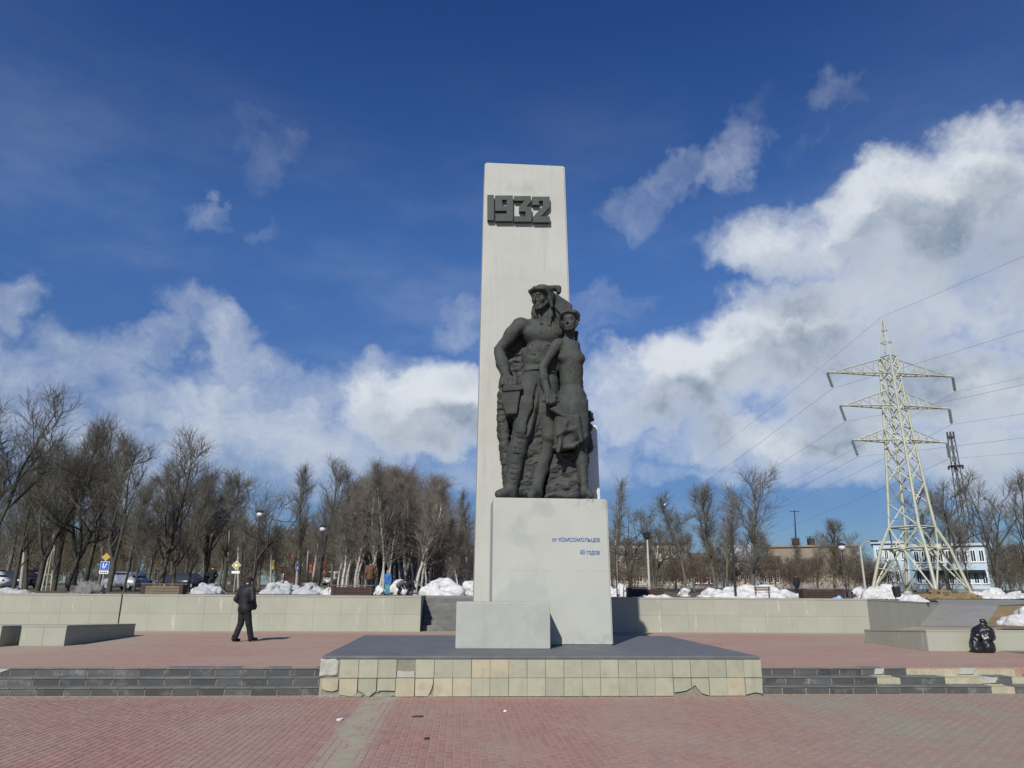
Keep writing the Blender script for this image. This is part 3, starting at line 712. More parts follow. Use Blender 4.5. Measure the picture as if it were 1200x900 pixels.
for q in bm.verts:
    k = q.co.z+.5; x0 = .75; x1 = 3.40-.04*k
    q.co = (x0 if q.co.x < 0 else x1, 16.5 if q.co.y < 0 else 17.99, PH+.004+k*(3.86-PH-.004))
bmesh.ops.bevel(bm, geom=bm.edges[:], offset=.03, segments=2, affect='EDGES')
build('pedestal_body', MB().bm(bm), M['pedestal'], ped)
def text_mesh(s, size):
    cu = bpy.data.curves.new('inscription', 'FONT'); cu.body = s; cu.size = size; cu.extrude = .004; cu.resolution_u = 3; cu.offset = .014
    o = bpy.data.objects.new('inscription', cu); COL.objects.link(o)
    bpy.context.view_layer.update()
    me = bpy.data.meshes.new_from_object(o.evaluated_get(bpy.context.evaluated_depsgraph_get()))
    bpy.data.objects.remove(o); bpy.data.curves.remove(cu); me.materials.clear(); return me
def put_text(s, x0, x1, z0, z1, y, m, parent, name='inscription', label=None):
    me = text_mesh(s, 1.0); n = len(me.vertices); a = np.empty(n*3); me.vertices.foreach_get('co', a); a = a.reshape(-1, 3)
    lo, hi = a.min(0), a.max(0); sx, sz = (x1-x0)/(hi[0]-lo[0]), (z1-z0)/(hi[1]-lo[1])
    b = np.stack([(a[:, 0]-lo[0])*sx, -(a[:, 2]), (a[:, 1]-lo[1])*sz], 1); me.vertices.foreach_set('co', b.ravel()); me.materials.append(m); me.update()
    w = wpos(parent); return tag(link(name, me, parent, (x0-w[0], y-w[1], z0-w[2])), label)
put_text('от КОМСОМОЛЬЦЕВ', 2.08, 3.16, 2.88, 2.985, 16.495, M['text_blue'], ped, label='blue upper line of the inscription')
put_text('60 годов', 2.71, 3.15, 2.60, 2.725, 16.495, M['text_blue'], ped, label='blue lower line of the inscription')
blk = build('concrete_block', MB().rbox(-.02, 1.915, 15.6, 16.49, PH+.003, 1.60, .018), M['block'], label='low pale concrete block standing in front of the pedestal', cat='block')
bm = bmesh.new(); bmesh.ops.create_cube(bm, size=1)
for q in bm.verts: q.co = ((2.86 if q.co.x < 0 else 3.55-.10*(q.co.z+.5)), (17.98 if q.co.y < 0 else 18.6), PH+.004 if q.co.z < 0 else 5.93)
bmesh.ops.bevel(bm, geom=bm.edges[:], offset=.03, segments=2, affect='EDGES')
def chip(N, p, c, b):
    f = N.mr(N.noise(p, 7, 5, .7), .60, .66); return N.mix(N.m('MULTIPLY', f, .6), c, (.30, .29, .25))
M['chipped'] = mat('chipped_white_paint', (.62, .64, .60), .8, .08, 2, .3, 20, fn=chip)
build('side_slab', MB().bm(bm), M['chipped'], label='narrow chipped white slab standing upright right behind the statue', cat='slab')

# ------------------------------------------------------------------ retaining walls of the terrace, clad in slabs
def clad_wall(name, a, b, zt0, zt1, label, rows=2, wslab=.95, cheek=None, th=.42, z0=ZU, grp=None, coping=True):
    a = np.array(a, float); b = np.array(b, float); L = np.linalg.norm(b-a); u = (b-a)/L; n = np.array([-u[1], u[0]])   # n points back
    t = thing(name, (*((a+b)/2+n*th/2), z0), label, 'wall', grp)
    P = lambda s, d, z: (a[0]+u[0]*s+n[0]*d, a[1]+u[1]*s+n[1]*d, z)
    zt = lambda s: zt0+(zt1-zt0)*s/L
    def hexa(s0, s1, d0, d1, za0, za1, zb0, zb1):
        m_ = MB(); v = [P(s0, d0, za0), P(s1, d0, za1), P(s1, d1, za1), P(s0, d1, za0), P(s0, d0, zb0), P(s1, d0, zb1), P(s1, d1, zb1), P(s0, d1, zb0)]
        return m_.add(v, [(3, 2, 1, 0), (4, 5, 6, 7), (0, 1, 5, 4), (1, 2, 6, 5), (2, 3, 7, 6), (3, 0, 4, 7)])
    ch = .055 if coping else 0
    build('wall_core', hexa(.01, L-.01, .028, th-.01, z0-.2, z0-.2, zt(0)-ch-.004, zt(L)-ch-.004), M['joint'], t)
    k = max(1, round(L/wslab)); w = L/k; made = {}
    for r_ in range(rows):
        for i in range(k):
            s0, s1 = i*w, (i+1)*w
            f0, f1 = r_/rows, (r_+1)/rows
            za0, za1 = z0+(zt(s0)-ch-z0)*f0, z0+(zt(s1)-ch-z0)*f0; zb0, zb1 = z0+(zt(s0)-ch-z0)*f1, z0+(zt(s1)-ch-z0)*f1
            d = RNG.normal(0, .0015); g = .002
            build('wall_slab', hexa(s0+g, s1-g, d, .03, za0+g, za1+g, zb0-g, zb1-g), M['wall'], t)
    if coping:
        k2 = max(1, round(L/1.9)); w = L/k2
        for i in range(k2):
            build('coping_stone', hexa(i*w+.003, (i+1)*w-.003, -.012, th+.01, zt(i*w)-ch, zt(i*w+w)-ch, zt(i*w), zt(i*w+w)), M['coping'], t)
    if cheek:
        s, back = cheek
        bx = MB().box(*( (a[0], a[0]+.42) if s < 0 else (b[0]-.42, b[0]) ), a[1]+th+.012, a[1]+back, z0-.2, zt0)
        build('stair_cheek', bx, M['wall'], t)
    return t
clad_wall('retaining_wall', (-11.62, 27.2), (-1.30, 27.2), 1.61, 1.61, 'pale clad retaining wall between the walking man and the terrace, left of the stairs', cheek=(1, 3.9))
clad_wall('retaining_wall', (-24.0, 26.3), (-11.66, 27.19), 1.64, 1.61, 'angled pale retaining wall section at the far left behind the low parapet')
clad_wall('retaining_wall', (4.50, 27.2), (15.2, 27.2), 1.61, 1.61, 'pale clad retaining wall right of the pedestal, partly in the shadow of the stele', cheek=(-1, 3.9))
clad_wall('retaining_wall', (15.24, 27.24), (24.2, 36.5), 1.61, 1.36, 'short turned back wall section beside the grey ramp', rows=1, wslab=3.2)
# stairs up to the terrace, seen left of the pedestal
ts = thing('terrace_stairs', (1.6, 28.8, ZU), 'dark stone stairs up to the terrace half hidden behind the pedestal', 'stairs')
nst = 6; rise = (1.12-0)/nst
for k in range(nst):
    build('stair_step', MB().rbox(-1.28, 4.48, 27.75+.34*k, 27.75+.34*(k+1)+.03, ZU-.02+k*.0, ZU+rise*(k+1)-.32*0, .012), M['tread'], ts)
build('landing_kerb', MB().rbox(-1.28, 4.48, 30.5, 31.25, ZU, 1.60, .02), M['ramp'], ts)

# low parapets on the upper plaza
def sloped(x0, x1, y0, y1, za, zb, h):      # a sheet that falls towards the back, for the rain
    v = [(x0, y0, za), (x1, y0, za), (x1, y1, zb), (x0, y1, zb)]; v += [(x, y, z+h) for x, y, z in v]
    return MB().add(v, [(3, 2, 1, 0), (4, 5, 6, 7), (0, 1, 5, 4), (1, 2, 6, 5), (2, 3, 7, 6), (3, 0, 4, 7)])
def parapet(name, x0, x1, y0, y1, zt, label, ks, m_='wall', grp='low parapets on the upper plaza', drop=.14):
    top = lambda y: zt-.045-drop*(y-y0)/(y1-y0)
    def hexb(xa, xb, ya, yb, z0): return MB().add([(xa, ya, z0), (xb, ya, z0), (xb, yb, z0), (xa, yb, z0), (xa, ya, top(ya)), (xb, ya, top(ya)), (xb, yb, top(yb)), (xa, yb, top(yb))], [(3, 2, 1, 0), (4, 5, 6, 7), (0, 1, 5, 4), (1, 2, 6, 5), (2, 3, 7, 6), (3, 0, 4, 7)])
    t = thing(name, ((x0+x1)/2, (y0+y1)/2, ZU), label, 'parapet', grp)
    build('parapet_core', hexb(x0+.03, x1-.03, y0+.03, y1-.03, ZU-.05), M['joint'], t)
    def side(n, axis, lo, hi, fix, sgn):
        w = (hi-lo)/n
        for i in range(n):
            a, b = lo+i*w+.003, lo+(i+1)*w-.003
            m = hexb(a, b, fix, fix+.028, ZU+.003) if axis == 0 else hexb(fix, fix+.028, a, b, ZU+.003)
            build('parapet_slab', m, M[m_], t)
    side(ks[0], 0, x0, x1, y0, -1); side(ks[0], 0, x0, x1, y1-.028, 1)
    side(ks[1], 1, y0+.03, y1-.03, x0, -1); side(ks[1], 1, y0+.03, y1-.03, x1-.028, 1)
    build('parapet_top', sloped(x0-.008, x1+.008, y0-.008, y1+.008, zt-.042, zt-drop-.042, .042), M['coping'], t)
    return t
parapet('low_parapet', -11.02, -9.92, 20.25, 24.4, .90, 'low pale parapet block left of the walking man with its shaded end towards him', (2, 3))
parapet('low_parapet', -14.6, -11.30, 19.9, 23.8, .90, 'low pale parapet block cut off by the left edge of the photo', (4, 3))
parapet('low_parapet', 12.12, 19.5, 19.0, 22.0, .92, 'long low pale parapet behind the black rubbish bags', (5, 2))
parapet('low_parapet', 14.05, 19.5, 16.9, 18.95, .56, 'lowest parapet, at the right edge right of the rubbish bags', (5, 1))

# ================================================================== THE STATUE
Y0 = 17.25
def S(u, v, dy=0.0): return at(530+u/3.0, 310+v/3.0, Y0+dy)
s_ = .0070
PT = 3.86
statue = thing('statue', (2.0, Y0, PT), 'dark cast statue of a young man and woman with tools standing against rock', 'statue')
def SP(us, dy=0): return [(S(u, v, dy)[0], S(u, v, dy)[2]) for u, v in us]
def frame(fwd, upv):
    f = np.array(fwd, float); f /= np.linalg.norm(f); u = np.array(upv, float); u -= f*(u@f); u /= np.linalg.norm(u)
    r_ = np.cross(f, u); return np.stack([r_, -f, u], 1)
# --- rock that backs the figures
A = Sculpt((.6, 16.7, 3.80), (3.6, 18.06, 8.6), .022)
A.slab(SP([(196, 262), (250, 240), (300, 200), (395, 215), (440, 300), (460, 420), (464, 520), (474, 560), (482, 630), (480, 700), (470, 760), (464, 822), (180, 822), (186, 760), (176, 690), (164, 600), (160, 520), (166, 420)], .35), Y0+.22, 17.995, .08)
A.slab(SP([(240, 600), (280, 430), (325, 430), (325, 600), (290, 822), (215, 822)], .1), Y0-.16, 17.9, .08, .08)
A.slab(SP([(345, 672), (440, 660), (448, 700), (446, 822), (320, 822)], .2), Y0-.02, 17.9, .06, .08)
A.slab(SP([(160, 540), (200, 560), (205, 700), (186, 790), (176, 690)], .2), Y0+.08, 17.9, .08)
A.ell(S(482, 532, .3), (.105, .2, .15), .03); A.cone(S(476, 560, .3), S(480, 650, .3), .09, .10)
A.noise(.045, 5.5, 2, (1, 1, 2.2)); A.noise(.022, 14, 5, (1, 1, 2.6)); A.clip_below(PT+.002)
build('rock_backing', A.nets(), M['bronze_rough'], statue, smooth=True)
# --- the young man
B = Sculpt((.75, 16.4, 3.80), (3.0, 18.05, 9.75), .0155)
hip_l, hip_r = S(270, 425, .02), S(330, 425, .05)
# trunk
B.ell(S(318, 250, .05), (.50, .30, .36), .08); B.ell(S(283, 240, -.05), (.25, .17, .17), .08); B.ell(S(352, 240, -.03), (.25, .17, .17), .08); B.ell(S(312, 330, .10), (.48, .27, .44), .10); B.ell(S(348, 335, .06), (.34, .26, .46), .1)
B.cone(S(255, 212, .05), S(390, 215, .1), .15, .15, .08); B.cone(S(300, 195, .08), S(350, 195, .1), .17, .17, .08)
B.ell(S(310, 330, .06), (.405, .27, .36), .10); B.ell(S(308, 300, -.03), (.34, .22, .22), .06); B.ell(S(300, 385, .06), (.41, .27, .24), .08)
for v in (288, 322, 352): B.cone(S(258, v-2, -.18), S(372, v, -.17), .013, .013, .05, 'sub')
B.cone(S(318, 215, -.25), S(312, 370, -.25), .012, .012, .05, 'sub')
for p in ((250, 268, 300, 276), (322, 276, 370, 268)): B.cone(S(p[0], p[1], -.26), S(p[2], p[3], -.26), .018, .018, .06, 'sub')
B.cone(S(250, 300, .0), S(262, 372, .02), .05, .05, .05)
# belt line
B.cone(S(242, 372, -.18), S(302, 366, -.24), .020, .020, .03); B.cone(S(302, 366, -.24), S(360, 378, -.18), .020, .020, .03)
# right arm, bent outwards with the fist on the bucket
sh, elb, wr = S(236, 214, -.02), S(163, 303, .06), S(190, 392, -.20)
B.ell(S(244, 216, 0), (.20, .20, .19), .08); B.cone(sh, elb, .185, .135, .06); B.cone(elb, S(176, 350, -.08), .13, .165, .05); B.cone(S(176, 350, -.08), wr, .165, .115, .05)
B.ell(S(200, 250, -.02), (.13, .16, .2), .08)
B.ell(S(198, 405, -.26), (.20, .15, .12), .05)
for i, (u, v) in enumerate(((177, 420), (191, 424), (206, 424), (220, 420))):
    B.cone(S(u, 404, -.33), S(u, v, -.40), .052, .052, .025); B.cone(S(u, v, -.40), S(u+1, v+9, -.33), .050, .045, .02)
B.cone(S(222, 396, -.28), S(232, 418, -.30), .06, .048, .03)
# legs in breeches, right one forward; puttees below the knee
k1, a1 = S(246, 592, -.22), S(207, 785, -.20); k2, a2 = S(340, 605, -.02), S(296, 785, -.12)
B.cone(hip_l, S(260, 500, -.1), .34, .32, .08); B.cone(S(260, 500, -.1), k1, .32, .235, .08)
B.cone(k1, S(226, 660, -.18), .20, .225, .05); B.cone(S(226, 660, -.18), a1, .225, .15, .05)
B.cone(hip_r, S(334, 510, .02), .34, .32, .08); B.cone(S(334, 510, .02), k2, .32, .235, .08)
B.cone(k2, S(322, 670, .02), .20, .21, .05); B.cone(S(322, 670, .02), a2, .21, .145, .05)
B.ell(S(243, 590, -.36), (.12, .1, .13), .07); B.ell(S(341, 604, -.16), (.12, .1, .13), .07)
for k in range(11):
    f = (k+.5)/11; c = k1*(1-f)+a1*f; B.cone(c+np.array([-.24, -.19+.06*f, .03]), c+np.array([.24, -.19+.06*f, -.05]), .006, .006, .025, 'sub')
# breeches folds
for a in ((300, 430, 268, 560), (312, 440, 330, 540), (288, 470, 262, 590), (350, 470, 352, 590)): B.cone(S(a[0], a[1], -.30), S(a[2], a[3], -.40), .03, .03, .06, 'sub')
B.cone(S(318, 500, -.20), S(272, 650, -.10), .05, .03, .06)
for p, q, w in ((S(207, 795, -.22), S(166, 808, -.42), .15), (S(294, 796, -.13), S(278, 810, -.40), .15)):
    B.cone(p, q, w, .10, .05); B.cone(p+np.array([.05, .1, -.03]), p+np.array([0, 0, -.1]), .13, .13, .05)
# neck, scarf collar, head with hood
hp = S(314, 166, -.12)
B.cone(S(322, 150, .0), S(332, 212, .04), .175, .21, .05)
HM = frame((-.70, -.70, -.12), (0.04, -.05, 1))
HH = .70
Ph = B.head(hp, HM, HH)
for a in ((300, 150, 312, 208), (352, 158, 340, 212)): B.cone(S(a[0], a[1], -.1), S(a[2], a[3], -.2), .035, .045, .03)
B.slab(SP([(283, 140), (298, 160), (305, 192), (286, 192), (278, 168)], 0), Y0-.12, Y0+.15, .04, .04)
B.slab(SP([(346, 150), (352, 192), (332, 204), (337, 165)], 0), Y0-.22, Y0+.05, .03, .03)
# hood: close cap with a rolled brim, a knot behind, its tail flying over the woman
for c, r_ in (((0, .12, .80), (.345, .40, .235)), ((0, .25, .58), (.35, .36, .36))): B.ell(Ph(*c), tuple(x*HH for x in r_), .03, 'add', HM)
pts = [(-.36, .02, .60), (-.30, -.26, .76), (0, -.37, .80), (.28, -.26, .76), (.36, .02, .58), (.37, .16, .36)]
for a, b in zip(pts[:-1], pts[1:]): B.cone(Ph(*a), Ph(*b), .052, .052, .03)
B.cone(Ph(-.36, .02, .60), Ph(-.40, .10, .15), .06, .04, .03); 
B.cone(S(345, 85, .12), S(374, 82, .15), .10, .075, .04); B.ell(S(374, 92, .15), (.075, .09, .10), .04)
B.slab(SP([(344, 100), (370, 116), (420, 150), (412, 190), (376, 182), (346, 150)], .15), Y0-.04, Y0+.30, .045, .05)
B.slab(SP([(348, 140), (385, 150), (405, 170), (402, 226), (356, 222), (350, 180)], .25), Y0+.04, Y0+.5, .05, .05)
B.noise(.013, 5, 8); B.noise(.005, 15, 18); B.clip_below(PT+.002)
build('male_figure', B.nets(), M['bronze'], statue, smooth=True)
# --- the young woman
C_ = Sculpt((1.6, 16.4, 3.80), (3.40, 17.95, 8.75), .0145)
D = -.22
hw = S(413, 240, D-.10)
HW = frame((-.42, -.90, -.05), (.06, 0, 1))
HG = .60
Pw = C_.head(hw, HW, HG)
C_.cone(S(416, 225, D+.02), S(408, 262, D+.05), .115, .13, .05)
for c, r_ in (((.03, .14, .78), (.41, .42, .27)), ((.14, .26, .54), (.40, .34, .36)), ((.20, .30, .36), (.26, .24, .26))): C_.ell(Pw(*c), tuple(x*HG for x in r_), .03, 'add', HW)
pts = [(-.36, .06, .56), (-.28, -.24, .80), (0, -.34, .84), (.28, -.24, .80), (.40, .0, .62), (.43, .2, .40)]
for a, b in zip(pts[:-1], pts[1:]): C_.cone(Pw(*a), Pw(*b), .045, .045, .025)
C_.cone(S(436, 240, D+.18), S(436, 292, D+.2), .05, .025, .03)
# trunk and dress
C_.cone(S(376, 274, D+.02), S(434, 282, D+.08), .105, .10, .08); C_.ell(S(410, 300, D+.06), (.30, .22, .25), .08)
C_.ell(S(432, 332, D-.04), (.25, .20, .17), .07); C_.ell(S(392, 328, D-.08), (.15, .15, .14), .07)
C_.cone(S(417, 330, D+.06), S(419, 415, D+.08), .30, .285, .08); C_.ell(S(420, 470, D+.06), (.36, .27, .36), .10)
C_.cone(S(420, 480, D+.05), S(418, 560, D+.05), .355, .40, .08); C_.slab(SP([(372, 470), (474, 480), (478, 598), (464, 618), (438, 626), (424, 646), (392, 652), (358, 650), (352, 600)], D), Y0+D-.26, Y0+D+.36, .16, .10)
C_.ell(S(398, 520, D-.12), (.26, .22, .34), .10)
for a in ((385, 540, 362, 650), (410, 560, 384, 655), (448, 500, 470, 610), (430, 570, 420, 645), (400, 470, 436, 420), (395, 425, 442, 455)): C_.cone(S(a[0], a[1], D-.38), S(a[2], a[3], D-.34), .035, .035, .08, 'sub')
for a in ((398, 560, 372, 655), (440, 540, 452, 620), (372, 600, 440, 572)): C_.cone(S(a[0], a[1], D-.30), S(a[2], a[3], D-.28), .05, .05, .08)
C_.ell(S(405, 606, D-.42), (.23, .17, .16), .08, 'sub')
C_.cone(S(358, 644, D-.18), S(425, 640, D-.24), .045, .05, .05); C_.cone(S(425, 640, D-.24), S(470, 604, D-.2), .05, .05, .05)
# her right arm, hand on the trowel
sh, elb, wr = S(368, 282, D-.02), S(318, 362, D-.14), S(332, 440, D-.26)
C_.ell(S(372, 284, D), (.15, .15, .14), .06); C_.cone(sh, elb, .135, .10, .05); C_.cone(elb, S(322, 400, D-.2), .10, .118, .04); C_.cone(S(322, 400, D-.2), wr, .118, .085, .04)
C_.ell(S(338, 462, D-.28), (.115, .10, .16), .05)
for i, (u, v) in enumerate(((322, 478), (334, 486), (346, 487), (357, 482))):
    C_.cone(S(u+2, 464, D-.36), S(u, v, D-.38), .042, .042, .02); C_.cone(S(u, v, D-.38), S(u+10, v+5, D-.30), .040, .036, .02)
C_.cone(S(352, 455, D-.3), S(368, 466, D-.34), .045, .036, .03)
# legs
C_.cone(S(452, 600, D+.10), S(451, 650, D+.06), .20, .150, .05); C_.cone(S(451, 650, D+.06), S(455, 690, D+.10), .145, .15, .05); C_.cone(S(455, 690, D+.10), S(464, 785, D+.05), .15, .088, .05)
C_.cone(S(464, 796, D+.05), S(488, 812, D-.16), .11, .07, .05); C_.ell(S(466, 806, D+.08), (.12, .14, .08), .04)
C_.noise(.011, 5.5, 9); C_.noise(.005, 16, 19); C_.clip_below(PT+.002)
build('female_figure', C_.nets(), M['bronze'], statue, smooth=True)
# --- bucket in his fist and trowel in her hand
K = Sculpt((.95, 16.5, 5.0), (1.75, 17.5, 6.8), .014)
K.slab(SP([(162, 446), (240, 440), (226, 532), (188, 534)], -.25), Y0-.46, Y0-.08, .035, .02)
K.slab(SP([(158, 436), (243, 430), (243, 450), (161, 456)], -.25), Y0-.50, Y0-.04, .02, .03)
K.ell(S(202, 428, -.28), (.19, .17, .07), .02, 'sub')
K.cone(S(160, 446, -.3), S(166, 418, -.3), .03, .03, .03); K.cone(S(241, 442, -.3), S(237, 412, -.3), .03, .03, .03); K.cone(S(166, 418, -.3), S(237, 412, -.3), .028, .028, .02)
build('bucket', K.nets(), M['bronze'], statue, smooth=True)
T = Sculpt((1.9, 16.3, 5.0), (2.75, 17.4, 6.3), .013)
T.slab(SP([(340, 512), (374, 486), (402, 520), (407, 548), (394, 543)], -.45), Y0-.56, Y0-.44, .03, .02); T.cone(S(352, 476, -.5), S(366, 502, -.5), .04, .03, .02)
build('trowel', T.nets(), M['bronze'], statue, smooth=True)

# ================================================================== TREES
def grow_tree(seed, H=10.0, trunk=.32, lead=.95, n1=13, ang=(35, 60), l1=.46, n2=7, n3=5, n4=3, upt=.10, droop=0.0, first=.22, wob=.10, r0=.16, fork=False, lean=0.0, l_shape='round'):
    rg = np.random.default_rng(seed); T = []; K = []
    def perp(d, a):
        h = np.array([0, 0, 1.]) if abs(d[2]) < .9 else np.array([1., 0, 0]); u = np.cross(d, h); u /= np.linalg.norm(u); w = np.cross(d, u)
        return u*math.cos(a)+w*math.sin(a)
    def limb(p, d, L, ra, rb, nseg, w, tr, out):
        pts = [p]; step = L/nseg
        for i in range(nseg):
            d = d+rg.normal(0, w, 3)+np.array([0, 0, tr]); d = d/np.linalg.norm(d); p = p+d*step
            out.append((pts[-1], p, ra+(rb-ra)*i/nseg, ra+(rb-ra)*(i+1)/nseg)); pts.append(p)
        return pts
    def along(pts, t):
        f = t*(len(pts)-1); i = min(int(f), len(pts)-2); q = pts[i]+(pts[i+1]-pts[i])*(f-i); d = pts[i+1]-pts[i]; return q, d/np.linalg.norm(d)
    stems = []
    d0 = np.array([lean, rg.normal(0, .04), 1.]); d0 /= np.linalg.norm(d0)
    if fork:
        base = limb(np.zeros(3), d0, H*first, r0, r0*.85, 4, wob*.4, 0, T); k = rg.integers(2, 4)
        for i in range(k):
            a = i*2*math.pi/k+rg.uniform(-.6, .6); dd = d0+perp(d0, a)*rg.uniform(.30, .55); dd /= np.linalg.norm(dd)
            stems.append((limb(base[-1], dd, H*(lead-first)*rg.uniform(.8, 1.0), r0*.68, r0*.10, 9, wob, upt*.5, T), .12))
    else: stems.append((limb(np.zeros(3), d0, H*lead, r0, r0*.10, 12, wob*.45, .02, T), first))
    for pts, f0 in stems:
        m1 = n1 if not fork else max(5, int(n1*.6))
        for i in range(m1):
            t = f0+(1-f0)*((i+rg.uniform(.1, .9))/m1)*.98; q, d = along(pts, t); u = (t-f0)/(1-f0)
            shp = (1-.62*u) if l_shape == 'round' else (.45+1.2*u*(1-u)) if l_shape == 'vase' else (1-.80*u)
            a = i*2.4+rg.uniform(-.5, .5); g = R(rg.uniform(*ang)); dd = d*math.cos(g)+perp(d, a)*math.sin(g)
            L1 = H*l1*shp*rg.uniform(.75, 1.15); ra = max(.035, r0*.42*(1-.6*u))
            b1 = limb(q, dd, L1, ra, .020, 6, wob, upt, T if ra > .055 else K)
            for j in range(n2):
                t2 = .22+.78*(j+rg.uniform(.2, .8))/n2; q2, d2 = along(b1, t2); g2_ = R(rg.uniform(28, 58)); dd2 = d2*math.cos(g2_)+perp(d2, rg.uniform(0, 6.28))*math.sin(g2_)
                L2 = L1*.50*(1.15-.5*t2)*rg.uniform(.7, 1.2)
                b2 = limb(q2, dd2, L2, .021, .011, 4, wob*1.1, upt*.8-droop*.3, K)
                for k in range(n3):
                    t3 = .15+.85*(k+rg.uniform(.2, .8))/n3; q3, d3 = along(b2, t3); g3 = R(rg.uniform(25, 55)); dd3 = d3*math.cos(g3)+perp(d3, rg.uniform(0, 6.28))*math.sin(g3)
                    L3 = max(.45, L2*.55*rg.uniform(.7, 1.3)); b3 = limb(q3, dd3, L3, .0098, .0065, 2, wob, upt*1.2-droop, K)
                    for m_ in range(n4):
                        q4, d4 = along(b3, rg.uniform(.2, 1)); g4 = R(rg.uniform(20, 50)); dd4 = d4*math.cos(g4)+perp(d4, rg.uniform(0, 6.28))*math.sin(g4)
                        limb(q4, dd4+np.array([0, 0, .25-droop]), rg.uniform(.4, .95), .0064, .003, 1, 0, -droop, K)
    return T, K
def segs_arr(S_):
    return np.array([s[0] for s in S_]), np.array([s[1] for s in S_]), np.array([s[2] for s in S_]), np.array([s[3] for s in S_])
def tube_mesh(name, P0, P1, R0, R1, n, m):
    d = P1-P0; d /= np.maximum(np.linalg.norm(d, axis=1), 1e-6)[:, None]
    h = np.where(np.abs(d[:, 2:3]) < .9, np.array([[0, 0, 1.]]), np.array([[1., 0, 0]])); a = np.cross(d, h); a /= np.linalg.norm(a, axis=1)[:, None]; b = np.cross(d, a)
    t = np.arange(n)*2*math.pi/n; c, s = np.cos(t), np.sin(t)
    ring = a[:, None, :]*c[None, :, None]+b[:, None, :]*s[None, :, None]
    V = np.concatenate([P0[:, None]+ring*R0[:, None, None], P1[:, None]+ring*R1[:, None, None]], 1).reshape(-1, 3)
    i = np.arange(n); j = (i+1) % n; q = np.stack([i, j, n+j, n+i], 1)
    F = (np.arange(len(P0))[:, None, None]*2*n+q[None]).reshape(-1, 4)
    me = bpy.data.meshes.new(name); me.vertices.add(len(V)); me.vertices.foreach_set('co', V.ravel())
    me.loops.add(F.size); me.loops.foreach_set('vertex_index', F.ravel().astype(np.int32))
    me.polygons.add(len(F)); me.polygons.foreach_set('loop_start', (np.arange(len(F))*4).astype(np.int32))
    try: me.polygons.foreach_set('loop_total', np.full(len(F), 4, np.int32))
    except Exception: pass
    me.materials.append(m); me.update(calc_edges=True); me.shade_smooth(); return me
KINDS = {
    'linden': dict(n1=17, ang=(26, 50), l1=.36, upt=.16, l_shape='round', first=.14),
    'linden_b': dict(n1=15, ang=(24, 46), l1=.38, upt=.18, l_shape='vase', first=.16),
    'forked': dict(n1=14, ang=(26, 52), l1=.30, upt=.15, fork=True, first=.16, wob=.10),
    'forked_b': dict(n1=12, ang=(30, 60), l1=.36, upt=.10, fork=True, first=.18, wob=.14),
    'oak': dict(n1=11, ang=(45, 75), l1=.44, upt=.05, fork=True, first=.26, wob=.22, n2=6, n3=5, n4=3),
    'tall': dict(n1=20, ang=(20, 40), l1=.28, upt=.18, l_shape='vase', first=.22),
    'slim': dict(n1=18, ang=(20, 38), l1=.22, upt=.18, l_shape='round', first=.26, r0=.11, n2=5),
    'birch': dict(n1=24, ang=(14, 30), l1=.24, upt=.16, droop=.02, l_shape='cone', first=.18, r0=.10, n2=5, n3=4, n4=2),
    'bushy': dict(n1=16, ang=(30, 60), l1=.44, upt=.12, fork=True, first=.06, r0=.10, n2=8),
}
PROTO = {}
def proto(kind, bark, twig, seed):
    key = (kind, bark, twig, seed)
    if key not in PROTO:
        T, K = grow_tree(seed, **KINDS[kind]); t = segs_arr(T); k = segs_arr(K)
        top = max(t[1][:, 2].max(), k[1][:, 2].max())
        PROTO[key] = (tube_mesh('trunk', *t, 7, M[bark]), tube_mesh('crown', *k, 3, M[twig]), top, t, k)
    return PROTO[key]
def put_tree(name, kind, bark, twig, seed, px, base_py, top_py, Y, label, group, wide=1.0, rz=None, lean=0.0):
    tm_, cm_, top, _, _ = proto(kind, bark, twig, seed)
    b = at(px, 690, Y); z = zland(Y); H_ = at(px, top_py, Y)[2]-z
    t = thing(name, (b[0], b[1], z-.05), label, 'tree', group, RNG.uniform(0, 6.28) if rz is None else rz)
    k = H_/top; t.scale = (k*wide, k*wide, k)
    if lean: t.rotation_euler = (0, lean, t.rotation_euler[2]); t.rotation_mode = 'ZYX'
    link('trunk', tm_, t); link('crown', cm_, t)
    return t
GL = 'bare park trees along the road on the left'; GR = 'bare trees behind the right wall'
DB, DT = 'bark', 'twig'
